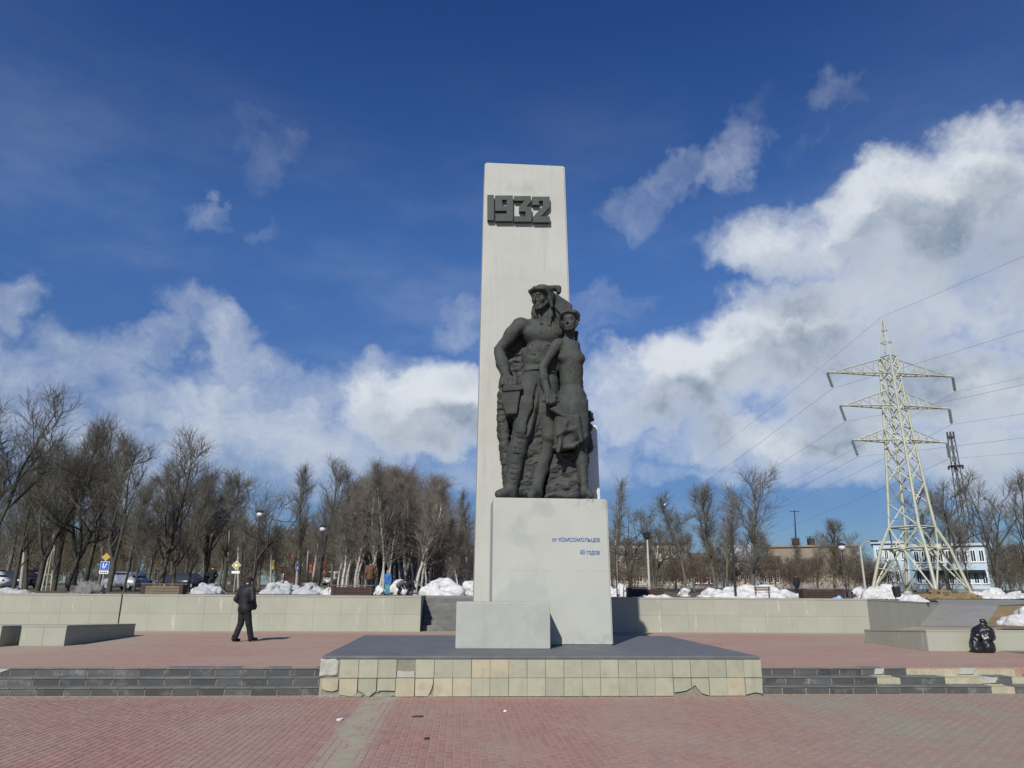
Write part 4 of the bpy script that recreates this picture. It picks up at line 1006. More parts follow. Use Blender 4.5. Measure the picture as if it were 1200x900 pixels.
for a in [
    ('bare_tree', 'forked', DB, DT, 1, -22, 690, 425, 44, 'bare dark tree whose upper branches reach in at the left edge of the photo', GL, 1.15),
    ('bare_tree', 'linden', DB, DT, 2, 16, 690, 520, 52, 'bare dark tree nearest the left edge with its whole trunk in view', GL),
    ('bare_tree', 'linden_b', DB, DT, 3, 30, 690, 488, 55, 'bare tree with a grey-green trunk just left of the thickest leaning trunk', GL),
    ('bare_tree', 'forked', DB, DT, 4, 44, 690, 474, 50, 'bare tree with the thickest dark trunk, beside the small lattice mast', GL, 1.0),
    ('bare_tree', 'tall', DB, DT, 5, 63, 690, 477, 54, 'tall bare tree whose straight trunk stands right of the small lattice mast', GL, 1.1),
    ('bare_tree', 'forked_b', DB, DT, 6, 78, 690, 505, 51, 'bare forked tree midway between the lattice mast and the blue parking sign', GL),
    ('bare_tree', 'linden_b', DB, DT, 7, 99, 690, 478, 58, 'bare tree immediately left of the blue parking sign', GL, 1.05),
    ('bare_tree', 'forked', DB, DT, 8, 128, 690, 492, 49, 'bare tree immediately right of the blue parking sign', GL, 1.05),
    ('bare_tree', 'slim', DB, DT, 9, 146, 690, 560, 47, 'thin bare tree in front of the silver car', GL, 1.3),
    ('bare_tree', 'slim', DB, DT, 10, 157, 690, 575, 46, 'thinnest bare tree, just right of the silver car', GL, 1.2),
    ('bare_tree', 'linden', DB, DT, 11, 187, 690, 488, 52, 'large bare tree with the broad rounded crown behind the brown planter', GL, 1.12),
    ('bare_tree', 'forked_b', DB, DT, 12, 203, 690, 530, 55, 'bare many-stemmed tree at the right end of the brown planter', GL),
    ('bare_tree', 'linden_b', DB, DT, 13, 221, 690, 545, 50, 'bare tree left of the heap of grey snow and the man', GL),
    ('bare_tree', 'forked', DB, DT, 14, 240, 690, 535, 56, 'bare tree rising over the heap of grey snow', GL, 1.15),
    ('bare_tree', 'tall', DB, DT, 15, 262, 690, 540, 66, 'bare tree behind the yellow diamond road sign', GL, 1.2),
    ('bare_tree', 'oak', DB, DT, 16, 293, 690, 552, 46, 'crooked open-branched dark tree behind the walking man', GL, 1.05),
    ('bare_tree', 'tall', DB, DT, 17, 350, 690, 537, 52, 'slender bare tree leaning left in front of the red bus', GL, .85),
    ('bare_tree', 'linden_b', DB, DT, 18, 373, 690, 522, 50, 'tall bare tree with a clear crown just left of the birch grove', GL, .95),
]: put_tree(*a)
for a in [
    ('birch_tree', 'birch', 'birch', 'twig_grey', 21, 723, 690, 553, 62, 'pale birch close beside the right edge of the pedestal', GR, 1.1),
    ('bare_tree', 'oak', DB, DT, 22, 742, 690, 590, 54, 'low dark crooked tree left of the tall pale lamp post', GR, 1.1),
    ('bare_tree', 'forked_b', DB, DT, 23, 769, 690, 586, 50, 'dark crooked tree right of the tall pale lamp post', GR, 1.05),
    ('bare_tree', 'slim', 'bark_grey', 'twig_grey', 24, 803, 690, 570, 64, 'slim grey bare tree halfway between the pale lamp post and the black pole', GR, 1.6),
    ('bare_tree', 'tall', 'bark_grey', 'twig_pale', 25, 838, 690, 561, 62, 'pale olive bare tree left of the black pole', GR, 1.4),
    ('bare_tree', 'linden_b', 'bark_grey', 'twig_grey', 26, 880, 690, 537, 60, 'tallest grey bare tree, with a wide crown right of the black pole', GR, 1.45),
    ('birch_tree', 'birch', 'birch', 'twig_grey', 27, 893, 690, 590, 64, 'thin white-trunked birch right of the tallest grey tree', GR, .9),
    ('bare_tree', 'slim', 'bark_grey', 'twig_grey', 24, 853, 690, 566, 70, 'grey bare tree directly behind the black pole', GR, 1.4),
    ('bare_tree', 'bushy', 'bark_grey', 'twig_grey', 28, 992, 690, 616, 85, 'small round-crowned grey tree left of the power pylon', GR, 1.0),
    ('bare_tree', 'forked_b', DB, DT, 12, 1112, 690, 556, 78, 'dark bare tree seen through the right side of the pylon', GR, 1.15),
    ('bare_tree', 'slim', DB, DT, 9, 1139, 690, 610, 72, 'thin bare tree in front of the pale blue building, right of the pylon', GR, 1.2),
    ('bare_tree', 'forked', DB, DT, 1, 1168, 690, 548, 56, 'large dark bare tree right of the telecom mast', GR, 1.1),
    ('bare_tree', 'linden', DB, DT, 13, 1204, 690, 540, 58, 'large dark bare tree at the right edge of the photo', GR, 1.05),
    ('bare_tree', 'slim', 'bark_grey', 'twig_red', 10, 1148, 690, 590, 90, 'reddish slim bare tree behind the telecom mast foot', GR, 1.6),
    ('bare_tree', 'birch', 'birch', 'twig_grey', 29, 547, 690, 566, 82, 'grey bare tree half hidden behind the left edge of the stele', GR, 1.2),
]: put_tree(*a)
# the birch grove left of the stele
tops = [(402, 562), (425, 540), (452, 526), (478, 536), (500, 560), (522, 588), (545, 640), (560, 655)]
def grove_top(x):
    for (x0, y0), (x1, y1) in zip(tops[:-1], tops[1:]):
        if x0 <= x <= x1: return y0+(y1-y0)*(x-x0)/(x1-x0)
    return 600
for i in range(24):                         # the second row, thinner and greyer
    px = -40+i*21.5+RNG.uniform(-5, 5); near_top = np.interp(px, [-40, 40, 150, 200, 260, 330, 400, 470], [500, 505, 520, 520, 560, 575, 560, 560])
    put_tree('bare_tree', ['tall', 'slim', 'linden_b', 'slim'][i % 4], 'bark_grey' if i % 3 else DB, 'twig_grey' if i % 2 else DT, [5, 9, 7, 24][i % 4], px, 690, near_top+RNG.uniform(0, 34), RNG.uniform(66, 96),
             'thin bare tree of the greyer second row behind the road-side trees', 'second row of bare trees on the left', RNG.uniform(1.0, 1.5))
for i in range(16):
    px = 712+i*20+RNG.uniform(-7, 7)
    if px > 1000: px += 165
    put_tree('bare_tree', ['slim', 'tall', 'slim', 'birch'][i % 4], 'bark_grey', ['twig_grey', 'twig_pale', 'twig_grey'][i % 3], [24, 25, 10, 27][i % 4], px, 690, RNG.uniform(598, 640), RNG.uniform(74, 98),
             'low thin grey tree standing in the brown thicket on the right', 'thin trees in the thicket on the right', RNG.uniform(1.1, 1.8))
gx = np.linspace(396, 542, 44)
for i, x in enumerate(gx):
    x = x+RNG.uniform(-3, 3); red = x > 455
    put_tree('birch_tree', 'birch', 'birch', 'twig_red' if (red or i % 2) else 'twig_grey', [31, 32, 33, 34][i % 4], x, 690, grove_top(min(max(x, 402), 558))+RNG.uniform(-2, 26), RNG.uniform(62, 90),
             'white-trunked birch standing in the dense reddish grove left of the stele', 'birches of the grove left of the stele', RNG.uniform(1.15, 1.7))
# woods and thickets that read as one mass
def wood(name, spec, m, label=None, thin=3, seed=5, rad=None):
    rg = np.random.default_rng(seed); A_ = [[], [], [], []]
    for (x0, x1, y0, y1, Ya, Yb, n, kinds) in spec:
        for i in range(n):
            k = kinds[rg.integers(len(kinds))]; key = [q for q in PROTO if q[0] == k]; key = key[rg.integers(len(key))]
            _, _, top, t, c = PROTO[key]
            Y = rg.uniform(Ya, Yb); px = rg.uniform(x0, x1); f = (px-x0)/(x1-x0); tp = y0+(y1-y0)*f+rg.uniform(-6, 16); z = zland(Y); b = at(px, 690, Y)
            H_ = max(1.2, at(px, tp, Y)[2]-z); sc = H_/top; w = sc*rg.uniform(1.0, 1.4); a = rg.uniform(0, 6.28); ca, sa = math.cos(a)*w, math.sin(a)*w
            Rm = np.array([[ca, sa, 0], [-sa, ca, 0], [0, 0, sc]]); o = np.array([b[0], b[1], z-.05])
            sel = rg.permutation(len(c[0]))[:len(c[0])//thin]
            A_[0] += [t[0]@Rm+o, c[0][sel]@Rm+o]; A_[1] += [t[1]@Rm+o, c[1][sel]@Rm+o]
            rk = rad or max(.8, thin*.55)*max(1, Y/70)
            A_[2] += [t[2]*sc, c[2][sel]*sc*rk]; A_[3] += [t[3]*sc, c[3][sel]*sc*rk]
    me = tube_mesh(name, *[np.concatenate(q) for q in A_], 3, M[m])
    o = link(name, me); return tag(o, label, None, None, 'stuff')
wood('far_wood', [(-40, 420, 606, 612, 118, 190, 90, ['linden', 'forked', 'tall', 'bushy']), (-40, 560, 628, 628, 112, 125, 60, ['bushy']), (-80, 560, 669, 669, 96, 116, 170, ['bushy']), (-60, 560, 655, 655, 104, 116, 90, ['bushy']), (230, 400, 612, 606, 110, 140, 14, ['linden', 'bushy'])], 'twig_pale', 'far pale wood beyond the road on the left', 4)
wood('grove_crowns', [(398, 425, 580, 552, 86, 100, 12, ['birch', 'linden']), (425, 455, 552, 536, 86, 100, 14, ['birch', 'linden']), (455, 485, 536, 548, 86, 100, 14, ['birch', 'linden']), (485, 520, 548, 592, 84, 98, 16, ['birch', 'linden', 'bushy']), (518, 556, 590, 645, 80, 96, 18, ['birch', 'bushy'])], 'twig_red', 'dense fine crowns of the far side of the birch grove', 3, 16, 1.25)
wood('grove_undergrowth', [(400, 552, 592, 640, 92, 106, 34, ['bushy', 'forked_b']), (505, 560, 640, 662, 70, 80, 10, ['bushy']), (400, 530, 648, 655, 84, 98, 22, ['bushy'])], 'twig_red', 'reddish undergrowth of the birch grove', 4, 6)
wood('shrub_thicket', [(715, 1035, 654, 648, 70, 94, 110, ['bushy']), (1165, 1250, 640, 620, 82, 96, 18, ['bushy', 'forked_b']), (1165, 1290, 664, 664, 70, 80, 24, ['bushy']), (715, 930, 625, 640, 96, 105, 8, ['bushy', 'slim']), (1000, 1050, 658, 658, 72, 82, 12, ['bushy']), (1050, 1160, 678, 678, 70, 78, 12, ['bushy'])], 'brush', 'brown bare thicket along the back of the right side', 5, 7)

# ================================================================== PEOPLE
def person(label, loc, heading, H=1.75, pose='walk', top='black_cloth', legs='black_cloth', hat='black_cloth', hair=None, h=.016, skirt=False, group=None, hands_in=True):
    k = H/1.75; t = thing('person', loc, label, 'person', group)
    ca, sa = math.cos(heading), math.sin(heading)
    o = np.array(loc, float)
    def L(x, y, z): return o+k*np.array([x*ca-y*sa, x*sa+y*ca, z])
    if pose == 'walk':
        J = dict(hip=(0, 0, .93), chest=(0, .03, 1.30), neck=(0, .04, 1.49), chin=(0, .085, 1.50), kr=(.11, .09, .50), ar=(.14, .20, .09), kl=(-.10, .0, .49), al=(-.12, -.15, .10), tr=(.17, .37, .06), tl=(-.13, .02, .035))
    elif pose == 'stand':
        J = dict(hip=(0, 0, .93), chest=(0, .01, 1.30), neck=(0, .02, 1.49), chin=(0, .06, 1.50), kl=(-.10, .02, .50), al=(-.11, 0, .085), kr=(.10, .02, .50), ar=(.11, .0, .085), tl=(-.13, .17, .04), tr=(.13, .17, .04))
    else:   # bent over, reaching down
        J = dict(hip=(0, -.10, .72), chest=(0, .20, .88), neck=(0, .36, .94), chin=(0, .44, .86), kl=(-.13, .10, .42), al=(-.13, -.05, .085), kr=(.13, .10, .42), ar=(.13, -.05, .085), tl=(-.14, .13, .04), tr=(.14, .13, .04))
    sh = []
    ch = np.array(J['chest'])
    for g in (-1, 1):
        s_ = ch+np.array([g*.20, -.01, .14]) if pose != 'bent' else ch+np.array([g*.19, .10, .02])
        if pose == 'bent': e, w = s_+np.array([g*.05, .10, -.25]), s_+np.array([g*.0, .22, -.46])
        elif hands_in: e, w = s_+np.array([g*.14, -.06, -.29]), s_+np.array([g*.03, .10, -.46])
        else: e, w = s_+np.array([g*.05, -.03, -.30]), s_+np.array([g*.07, .06, -.56])
        sh.append((g, s_, e, w))
    lo, hi = o-k*np.array([.75, .75, .02]), o+k*np.array([.75, .75, 1.90])
    head_f = frame((-sa, ca, -.05 if pose != 'bent' else -.6), (0, 0, 1) if pose != 'bent' else (-sa*.6, ca*.6, 1))
    # body: one continuous surface
    B_ = Sculpt(lo, hi, h); q = k
    hipP = L(*J['hip'])
    B_.cone(L(*J['hip']), L(*J['chest']), .135*q, .14*q, .04*q); B_.cone(L(*J['chest']), L(*J['neck']), .13*q, .06*q, .04*q)
    for g, kn, an, to in ((-1, 'kl', 'al', 'tl'), (1, 'kr', 'ar', 'tr')):
        B_.cone(L(J['hip'][0]+g*.09, J['hip'][1], J['hip'][2]-.03), L(*J[kn]), .085*q, .058*q, .03*q); B_.cone(L(*J[kn]), L(*J[an]), .06*q, .042*q, .03*q); B_.cone(L(*J[an]), L(*J[to]), .04*q, .03*q, .02*q)
    for g, s_, e, w in sh:
        B_.cone(L(*s_), L(*e), .055*q, .042*q, .03*q); B_.cone(L(*e), L(*w), .042*q, .030*q, .03*q)
        d = (w-e)/np.linalg.norm(w-e); B_.cone(L(*w), L(*(w+d*.08)), .034*q, .036*q, .02*q)
        for i in range(4): B_.cone(L(*(w+d*.08+np.array([(i-1.5)*.019, 0, 0]))), L(*(w+d*(.145+.012*(i in (1, 2)))+np.array([(i-1.5)*.021, .03, 0]))), .0105*q, .009*q, .006*q)
        B_.cone(L(*(w+d*.03+np.array([-g*.025, .01, 0]))), L(*(w+d*.09+np.array([-g*.05, .03, 0]))), .012*q, .010*q, .008*q)
    B_.cone(L(*J['neck']), L(J['chin'][0], J['chin'][1]-.06, J['chin'][2]+.06), .058*q, .058*q, .02*q)
    Ph_ = B_.head(L(*J['chin']), head_f, .235*q)
    build('body', B_.nets(), M['skin'], t, origin=loc, smooth=True)
    T_ = Sculpt(lo, hi, h)
    T_.cone(L(J['hip'][0]-.06, J['hip'][1], J['hip'][2]), L(J['hip'][0]+.06, J['hip'][1], J['hip'][2]), .135*q, .135*q, .05*q)
    for g, kn, an in ((-1, 'kl', 'al'), (1, 'kr', 'ar')):
        T_.cone(L(J['hip'][0]+g*.09, J['hip'][1], J['hip'][2]-.03), L(*J[kn]), .115*q, .088*q, .04*q); a = np.array(J[an]); T_.cone(L(*J[kn]), L(*(a+np.array([0, 0, .0]))), .088*q, .078*q, .03*q)
        T_.cone(L(*(a+np.array([-.08, -.08, .12]))), L(*(a+np.array([.08, -.08, .12]))), .008*q, .008*q, .02*q, 'sub')
    T_.noise(.006*q, 11/k, 3); build('trousers', T_.nets(), M[legs], t, origin=loc, smooth=True)
    J_ = Sculpt(lo, hi, h)
    hp = np.array(J['hip'])
    J_.cone(L(*(hp+np.array([-.07, 0, -.06]))), L(*(hp+np.array([.07, 0, -.06]))), .145*q, .145*q, .06*q)
    J_.cone(L(*(hp+np.array([0, 0, .02]))), L(*J['chest']), .175*q, .205*q, .06*q); J_.cone(L(ch[0]-.10, ch[1], ch[2]+.09), L(ch[0]+.10, ch[1], ch[2]+.09), .145*q, .145*q, .06*q)
    J_.cone(L(*(np.array(J['neck'])+np.array([0, -.01, -.03]))), L(*(np.array(J['neck'])+np.array([0, .0, .03]))), .095*q, .085*q, .03*q)
    for g, s_, e, w in sh:
        J_.cone(L(*s_), L(*e), .092*q, .078*q, .05*q); J_.cone(L(*e), L(*w), .080*q, .064*q, .03*q)
        if hands_in and pose != 'bent': J_.ell(L(*(w+np.array([-g*.02, .03, -.04]))), (.075*q, .06*q, .085*q), .05*q)
    J_.cone(L(*(hp+np.array([-.2, .0, -.13]))), L(*(hp+np.array([.2, .0, -.13]))), .012*q, .012*q, .03*q, 'sub')
    J_.noise(.008*q, 9/k, 5); build('jacket', J_.nets(), M[top], t, origin=loc, smooth=True)
    for g, an, to in ((-1, 'al', 'tl'), (1, 'kr' and 'ar', 'tr')):
        S1 = Sculpt(lo, hi, h*.8); a = np.array(J[an]); b = np.array(J[to])
        S1.cone(L(*(a+np.array([0, -.035, -.02]))), L(*b), .052*q, .042*q, .03*q); S1.cone(L(*(a+np.array([0, -.03, .05]))), L(*(a+np.array([0, -.03, -.03]))), .055*q, .055*q, .03*q)
        build('shoe', S1.nets(), M['black_cloth'], t, origin=loc, smooth=True)
    C1 = Sculpt(lo, hi, h*.8); hh = .235*q
    if hat:
        C1.ell(Ph_(0, .07, .83), (.37*hh, .44*hh, .24*hh), .02*q, 'add', head_f); C1.ell(Ph_(0, .06, .70), (.36*hh, .43*hh, .12*hh), .02*q, 'add', head_f)
        C1.ell(Ph_(0, -.42, .69), (.26*hh, .20*hh, .045*hh), .02*q, 'add', head_f)
        build('hat', C1.nets(), M[hat], t, origin=loc, smooth=True)
    if hair:
        C1 = Sculpt(lo, hi, h*.8); C1.ell(Ph_(0, .16, .58), (.345*hh, .36*hh, .36*hh), .02*q, 'add', head_f); C1.ell(Ph_(0, .1, .80), (.33*hh, .4*hh, .24*hh), .02*q, 'add', head_f)
        C1.noise(.006, 20, 2); build('hair', C1.nets(), M[hair], t, origin=loc, smooth=True)
    return t
M['brown_cloth'] = flat('brown_cloth', (.11, .055, .03)); M['blue_cloth'] = flat('blue_cloth', (.035, .13, .36)); M['pale_blue_bag'] = flat('pale_blue_plastic', (.22, .42, .60), .4); M['cyan_cloth'] = flat('cyan_cloth', (.08, .26, .36)); M['grey_cloth'] = flat('grey_cloth', (.09, .09, .10)); M['hair'] = flat('dark_hair', (.03, .02, .015))
M['pink_cloth'] = flat('pink_cloth', (.5, .22, .28))
pm = onz(283, 752, ZU)
person('man in black jacket, black trousers and cap walking away across the upper plaza', (pm[0], pm[1], ZU), R(-34), 1.74, 'walk', 'jacket_cloth', hair='hair', h=.0135)
def tpt(px, Y, z=ZT): b = at(px, 690, Y); return (b[0], b[1], z+.008)
person('woman in a brown jacket standing at the right end of a dark planter', tpt(433, 38), R(20), 1.62, 'stand', 'brown_cloth', 'dark_cloth', None, 'hair', .022, hands_in=False)
person('small child in a bright blue jacket and cyan trousers standing on the terrace', tpt(454, 36.0), R(150), 1.12, 'stand', 'blue_cloth', 'cyan_cloth', 'pink_cloth', None, .016, hands_in=False)
person('child in grey bending over the snow lumps, right of the child in blue', tpt(468, 39), R(-60), 1.15, 'bent', 'grey_cloth', 'dark_cloth', 'dark_cloth', None, .018)
person('child in black bending down to the snow, nearest the stairs opening', tpt(478, 37), R(-80), 1.15, 'bent', 'black_cloth', 'black_cloth', 'black_cloth', None, .018)
person('distant person in dark clothes standing before the brown thicket right of the tallest tree', tpt(934, 62), R(10), 1.7, 'stand', 'dark_cloth', 'dark_cloth', None, 'hair', .03, hands_in=False)
person('person in dark clothes standing behind the grey snow heap left of the walking man', tpt(247, 46), R(30), 1.5, 'stand', 'dark_cloth', 'dark_cloth', 'dark_cloth', None, .026)

# ================================================================== SNOW
def heap(name, px0, px1, Y, hgt, m, label, cat='snow heap', lumps=0, z=ZT, depth=None, seed=1, group=None, rough=.22, flat_=1.0):
    rg = np.random.default_rng(seed); a, b = at(px0, 690, Y), at(px1, 690, Y); w = (b[0]-a[0])/2; cxp = (a[0]+b[0])/2; d = depth or min(w, 1.4)
    hs = max(.03, min(w, d, hgt)/9); S1 = Sculpt((cxp-w*1.12-.1, Y-d*1.12-.1, z-.06), (cxp+w*1.12+.1, Y+d*1.12+.1, z+hgt*1.3+.15), hs)
    S1.ell((cxp, Y, z-.02), (w*.98, d*.95, hgt*.55), .1)
    for i in range(lumps if lumps else 4):
        f = rg.uniform(-.75, .75) if i else 0.0; e = max(.2, 1-f*f*1.1); r_ = hgt*rg.uniform(.28, .5) if lumps else hgt*.6
        hz = hgt*e*rg.uniform(.35, .72)*flat_ if i else hgt*.62
        S1.ell((cxp+f*w, Y+rg.uniform(-.45, .45)*d, z+hz-.1*hgt), (r_*rg.uniform(.8, 1.5), r_*rg.uniform(.8, 1.3), r_), .05 if lumps else .3)
    S1.noise(rough*min(.5, hgt), 2.2/max(.35, hgt), seed); S1.noise(rough*.5*min(.5, hgt), 6/max(.35, hgt), seed+1)
    return build(name, S1.nets(), M[m], smooth=True, label=label, cat=cat, group=group)
heap('snow_heap', 494, 545, 37, .80, 'snow', 'big lumpy white snow heap at the top of the stairs left of the stele', lumps=16, seed=3)
heap('snow_heap', 545, 560, 37.5, .72, 'snow', 'white snow lump half hidden by the left edge of the stele', lumps=6, seed=4, depth=.5)
heap('snow_heap', 440, 451, 40, .48, 'snow', 'small snow lump between the woman in brown and the child in blue', lumps=6, seed=5, depth=.4)
heap('snow_heap', 459, 476, 41.5, .82, 'snow', 'rounded snow lump behind the bending child in grey', lumps=6, seed=6, depth=.6)
heap('snow_heap', 480, 494, 37.5, .16, 'snow', 'thin strip of snow crumbs between the child in black and the big heap', lumps=5, seed=7, depth=.3)
heap('snow_heap', 224, 264, 38, .58, 'snow_dirty', 'grey dirty snow heap left of the walking man', lumps=12, seed=8, depth=1.2)
heap('snow_heap', 305, 348, 41, .62, 'snow_dirty', 'dirty snow heap just right of the walking man', lumps=10, seed=9, depth=1.2)
heap('snow_heap', 343, 384, 40, .55, 'snow_dirty', 'flat slab-like pale grey snow heap left of the planter by the woman', lumps=9, seed=10, depth=1.0, flat_=.8)
heap('snow_heap', 379, 391, 36, .34, 'snow', 'small white snow lump touching the left end of the planter by the woman', lumps=4, seed=11, depth=.4)
heap('snow_heap', -6, 46, 30, .16, 'snow_dirty', 'low grey snow bank on the wall top at the left edge', seed=12, depth=.8, rough=.2)
heap('soil_heap', 84, 120, 34, .40, 'asphalt', 'low dark grey heap below the blue parking sign', 'heap', seed=13, depth=.9)
heap('snow_heap', 712, 724, 37, .46, 'snow', 'snow lump at the right edge of the pedestal', lumps=4, seed=14, depth=.4)
heap('snow_heap', 722, 737, 38, .62, 'snow', 'peaked snow lump behind the left end of the right planter', lumps=3, seed=15, depth=.5)
heap('snow_heap', 755, 763, 39, .40, 'snow', 'small round snow ball below the tall pale lamp post', lumps=2, seed=16, depth=.3)
heap('snow_heap', 797, 808, 41, .46, 'snow', 'small snow lump between the right planter and the long snow bank', lumps=4, seed=17, depth=.4)
heap('snow_bank', 815, 942, 36.5, .66, 'snow', 'long smooth white snow bank behind the black pole and the small bench', 'snow bank', lumps=30, seed=18, depth=1.6, rough=.22, flat_=.8)
heap('snow_strip', 742, 806, 28.6, .10, 'snow', 'thin snow strip on the wall top in front of the right planter', 'snow strip', seed=19, depth=.5, rough=.3)
heap('snow_strip', 856, 900, 28.6, .09, 'snow', 'thin snow strip on the wall top below the small bench', 'snow strip', seed=20, depth=.5, rough=.3)
heap('snow_heap', 998, 1012, 42, .55, 'snow', 'pair of small snow lumps left of the pylon', lumps=5, seed=21, depth=.5)
heap('snow_heap', 1012, 1060, 38, .62, 'snow', 'snow heap at the near left foot of the pylon', seed=22, depth=1.5, rough=.2)
heap('snow_heap', 1056, 1084, 35, .20, 'snow', 'low snow patch in front of the near foot of the pylon', seed=23, depth=.8, rough=.2, z=1.45)
heap('snow_heap', 1138, 1186, 44, .52, 'snow', 'snow heap right of the right foot of the pylon', seed=24, depth=1.4, rough=.2)
heap('snow_heap', 1184, 1225, 50, .50, 'snow', 'snow patch in the distance at the right edge of the photo', seed=25, depth=1.4, rough=.2)
heap('snow_heap', 1170, 1225, 29.5, .72, 'snow', 'large snow heap lying on the brown grass bank at the right edge', lumps=9, seed=26, depth=1.2, z=.62)
heap('leaf_heap', 1076, 1142, 43, .42, 'grass_dead', 'long brown heap of dead leaves in front of the pylon feet', 'leaf heap', seed=27, depth=1.5, rough=.35)

# ================================================================== STREET FURNITURE ON THE TERRACE
GP = 'long dark planters along the terrace'
def planter(px0, px1, Y, label, m='dark_wood'):
    a, b = at(px0, 690, Y), at(px1, 690, Y); x0, x1 = a[0], b[0]; z = ZT+.008
    t = thing('planter', ((x0+x1)/2, Y, z), label, 'planter', GP)
    for x in (x0, x1-.16): build('end_block', MB().rbox(x, x+.16, Y-.26, Y+.26, z, z+.40, .012), M['dark_wood'], t)
    for k in range(3): build('side_board', MB().rbox(x0+.165, x1-.165, Y-.235, Y-.205, z+.02+.115*k, z+.125+.115*k, .006), M[m], t)
    for k in range(3): build('side_board', MB().rbox(x0+.165, x1-.165, Y+.205, Y+.235, z+.02+.115*k, z+.125+.115*k, .006), M[m], t)
    build('rim_board', MB().rbox(x0-.01, x1+.01, Y-.28, Y-.15, z+.402, z+.44, .008), M['wood'], t)
    build('rim_board', MB().rbox(x0-.01, x1+.01, Y+.15, Y+.28, z+.402, z+.44, .008), M['wood'], t)
    build('soil', MB().box(x0+.17, x1-.17, Y-.20, Y+.20, z+.1, z+.34), M['soil'], t)
planter(168, 217, 32.5, 'long wooden planter box under the large rounded bare tree', 'wood')
planter(389, 437, 32.5, 'long dark planter box between the dirty snow and the woman in brown')
planter(735, 776, 33, 'dark reddish planter box just right of the pedestal')
planter(938, 986, 32.5, 'dark planter box at the right end of the long snow bank')
bpos = tpt(893, 31.6)
t = thing('park_bench', bpos, 'small park bench with a backrest on the snow right of the black pole', 'bench', rz=R(-25)); t.scale = (.75, .75, .62)
def loc_build(name, mb, m, t, smooth=False, label=None):
    v, f = mb.arr(); o = link(name, mesh(name, v, f, M[m], smooth), t); return tag(o, label)
for k in range(3): loc_build('seat_slat', MB().rbox(-.45, .45, -.24+.15*k, -.12+.15*k, .40, .435, .006), 'wood', t)
for k in range(2): loc_build('back_slat', MB().rbox(-.45, .45, .21+.03*k, .24+.03*k, .52+.15*k, .64+.15*k, .006), 'wood', t)
for x in (-.36, .36): loc_build('leg', MB().box(x-.03, x+.03, -.2, -.14, 0, .398).box(x-.03, x+.03, .14, .205, 0, .80).box(x-.025, x+.025, -.14, .14, .33, .398), 'iron', t)
# lamps
def lamp(name, px, py, Y, label, m='iron', r0=.06, kind='globe', z=None, group=None):
    z = (ZT+.006 if Y < 60 else zland(Y)) if z is None else z; b = at(px, 690, Y); top = at(px, py, Y); zt_ = top[2]
    x, y = b[0], b[1]
    t = thing(name, (x, y, z), label, 'street lamp', group)
    build('post', MB().lathe([(r0*1.5, 0), (r0*1.5, .35), (r0, .45), (r0*.65, zt_-z)], (x, y, z), 10), M[m], t, smooth=True)
    if kind == 'globe':
        build('lamp_globe', MB().ball((x, y, zt_+.16), (.2, .2, .18), 14), M['lamp_glass'], t, smooth=True); build('lamp_cap', MB().lathe([(.24, 0), (.2, .06), (.05, .12)], (x, y, zt_+.30), 12), M[m], t)
    elif kind == 'arm':
        build('arm', MB().path([(x, y, zt_-.05), (x+.35, y-.1, zt_+.28), (x+.9, y-.3, zt_+.36)], .035, 8), M[m], t); build('lamp_head', MB().rbox(x+.75, x+1.35, y-.42, y-.2, zt_+.32, zt_+.45, .04), M['iron'], t)
    elif kind == 'lantern':
        build('lamp_head', MB().lathe([(.08, 0), (.16, .06), (.20, .30), (.22, .33), (.06, .45)], (x, y, zt_), 10), M['iron'], t)
    return t
lamp('street_lamp', 296, 606, 44, 'dark street lamp with a bright globe in front of the crooked tree', r0=.055)
lamp('street_lamp', 373, 623, 47, 'street lamp with a white globe left of the birch grove', r0=.05)
lamp('street_lamp', 761, 632, 42, 'tall pale street lamp with a dark lantern behind the right planter', 'pole_grey', .07, 'lantern')
lamp('street_lamp', 992, 645, 41, 'thin dark street lamp with a small white globe left of the pylon', r0=.04)
lamp('street_lamp', 1014, 640, 58, 'pale concrete street lamp with a curved arm left of the pylon', 'pole_grey', .09, 'arm')
def pole(px0, py0, px1, py1, Y, r, m, label, name='utility_pole', cat='pole', z=None, cross=False):
    z = (ZT+.006 if Y < 60 else zland(Y)) if z is None else z; b = at(px0, py0, Y); tp = at(px1, py1, Y); b = np.array([b[0], Y, z])
    t = thing(name, b, label, cat)
    build('shaft', MB().tube(b, tp, r, r*.7, 8), M[m], t, origin=b)
    build('pole_cap', MB().tube(tp, tp+np.array([0, 0, .06]), r*.95, r*.4, 8), M['iron'], t)
    if cross: build('cross_arm', MB().box(tp[0]-.8, tp[0]+.8, Y-.05, Y+.05, tp[2]-.4, tp[2]-.3), M['iron'], t)
    return t
pole(862, 697, 857, 613, 29.5, .055, 'iron', 'plain black pole standing on the terrace in front of the long snow bank')
pole(723, 690, 721, 640, 36, .03, 'iron', 'thin dark post close to the right edge of the pedestal')
pole(264, 690, 270, 603, 75, .15, 'pole_grey', 'pale concrete pole left of the yellow diamond sign', cross=True)
pole(279, 690, 279, 640, 78, .11, 'pole_grey', 'thin pale pole right of the yellow diamond sign')
pole(347, 688, 351, 632, 84, .13, 'pole_grey', 'pale pole carrying banners left of the crosswalk sign')
pole(360, 688, 361, 645, 86, .12, 'pole_grey', 'straight pale pole between the crosswalk sign and the leaning pole')
pole(365, 688, 373, 637, 80, .14, 'pole_grey', 'leaning pale pole left of the birch grove')
pole(24, 690, 29, 643, 64, .14, 'pole_grey', 'whitish leaning pole at the far left among the trees')
pole(317, 688, 318, 650, 88, .12, 'pole_grey', 'pale pole with a yellow banner left of the red bus')
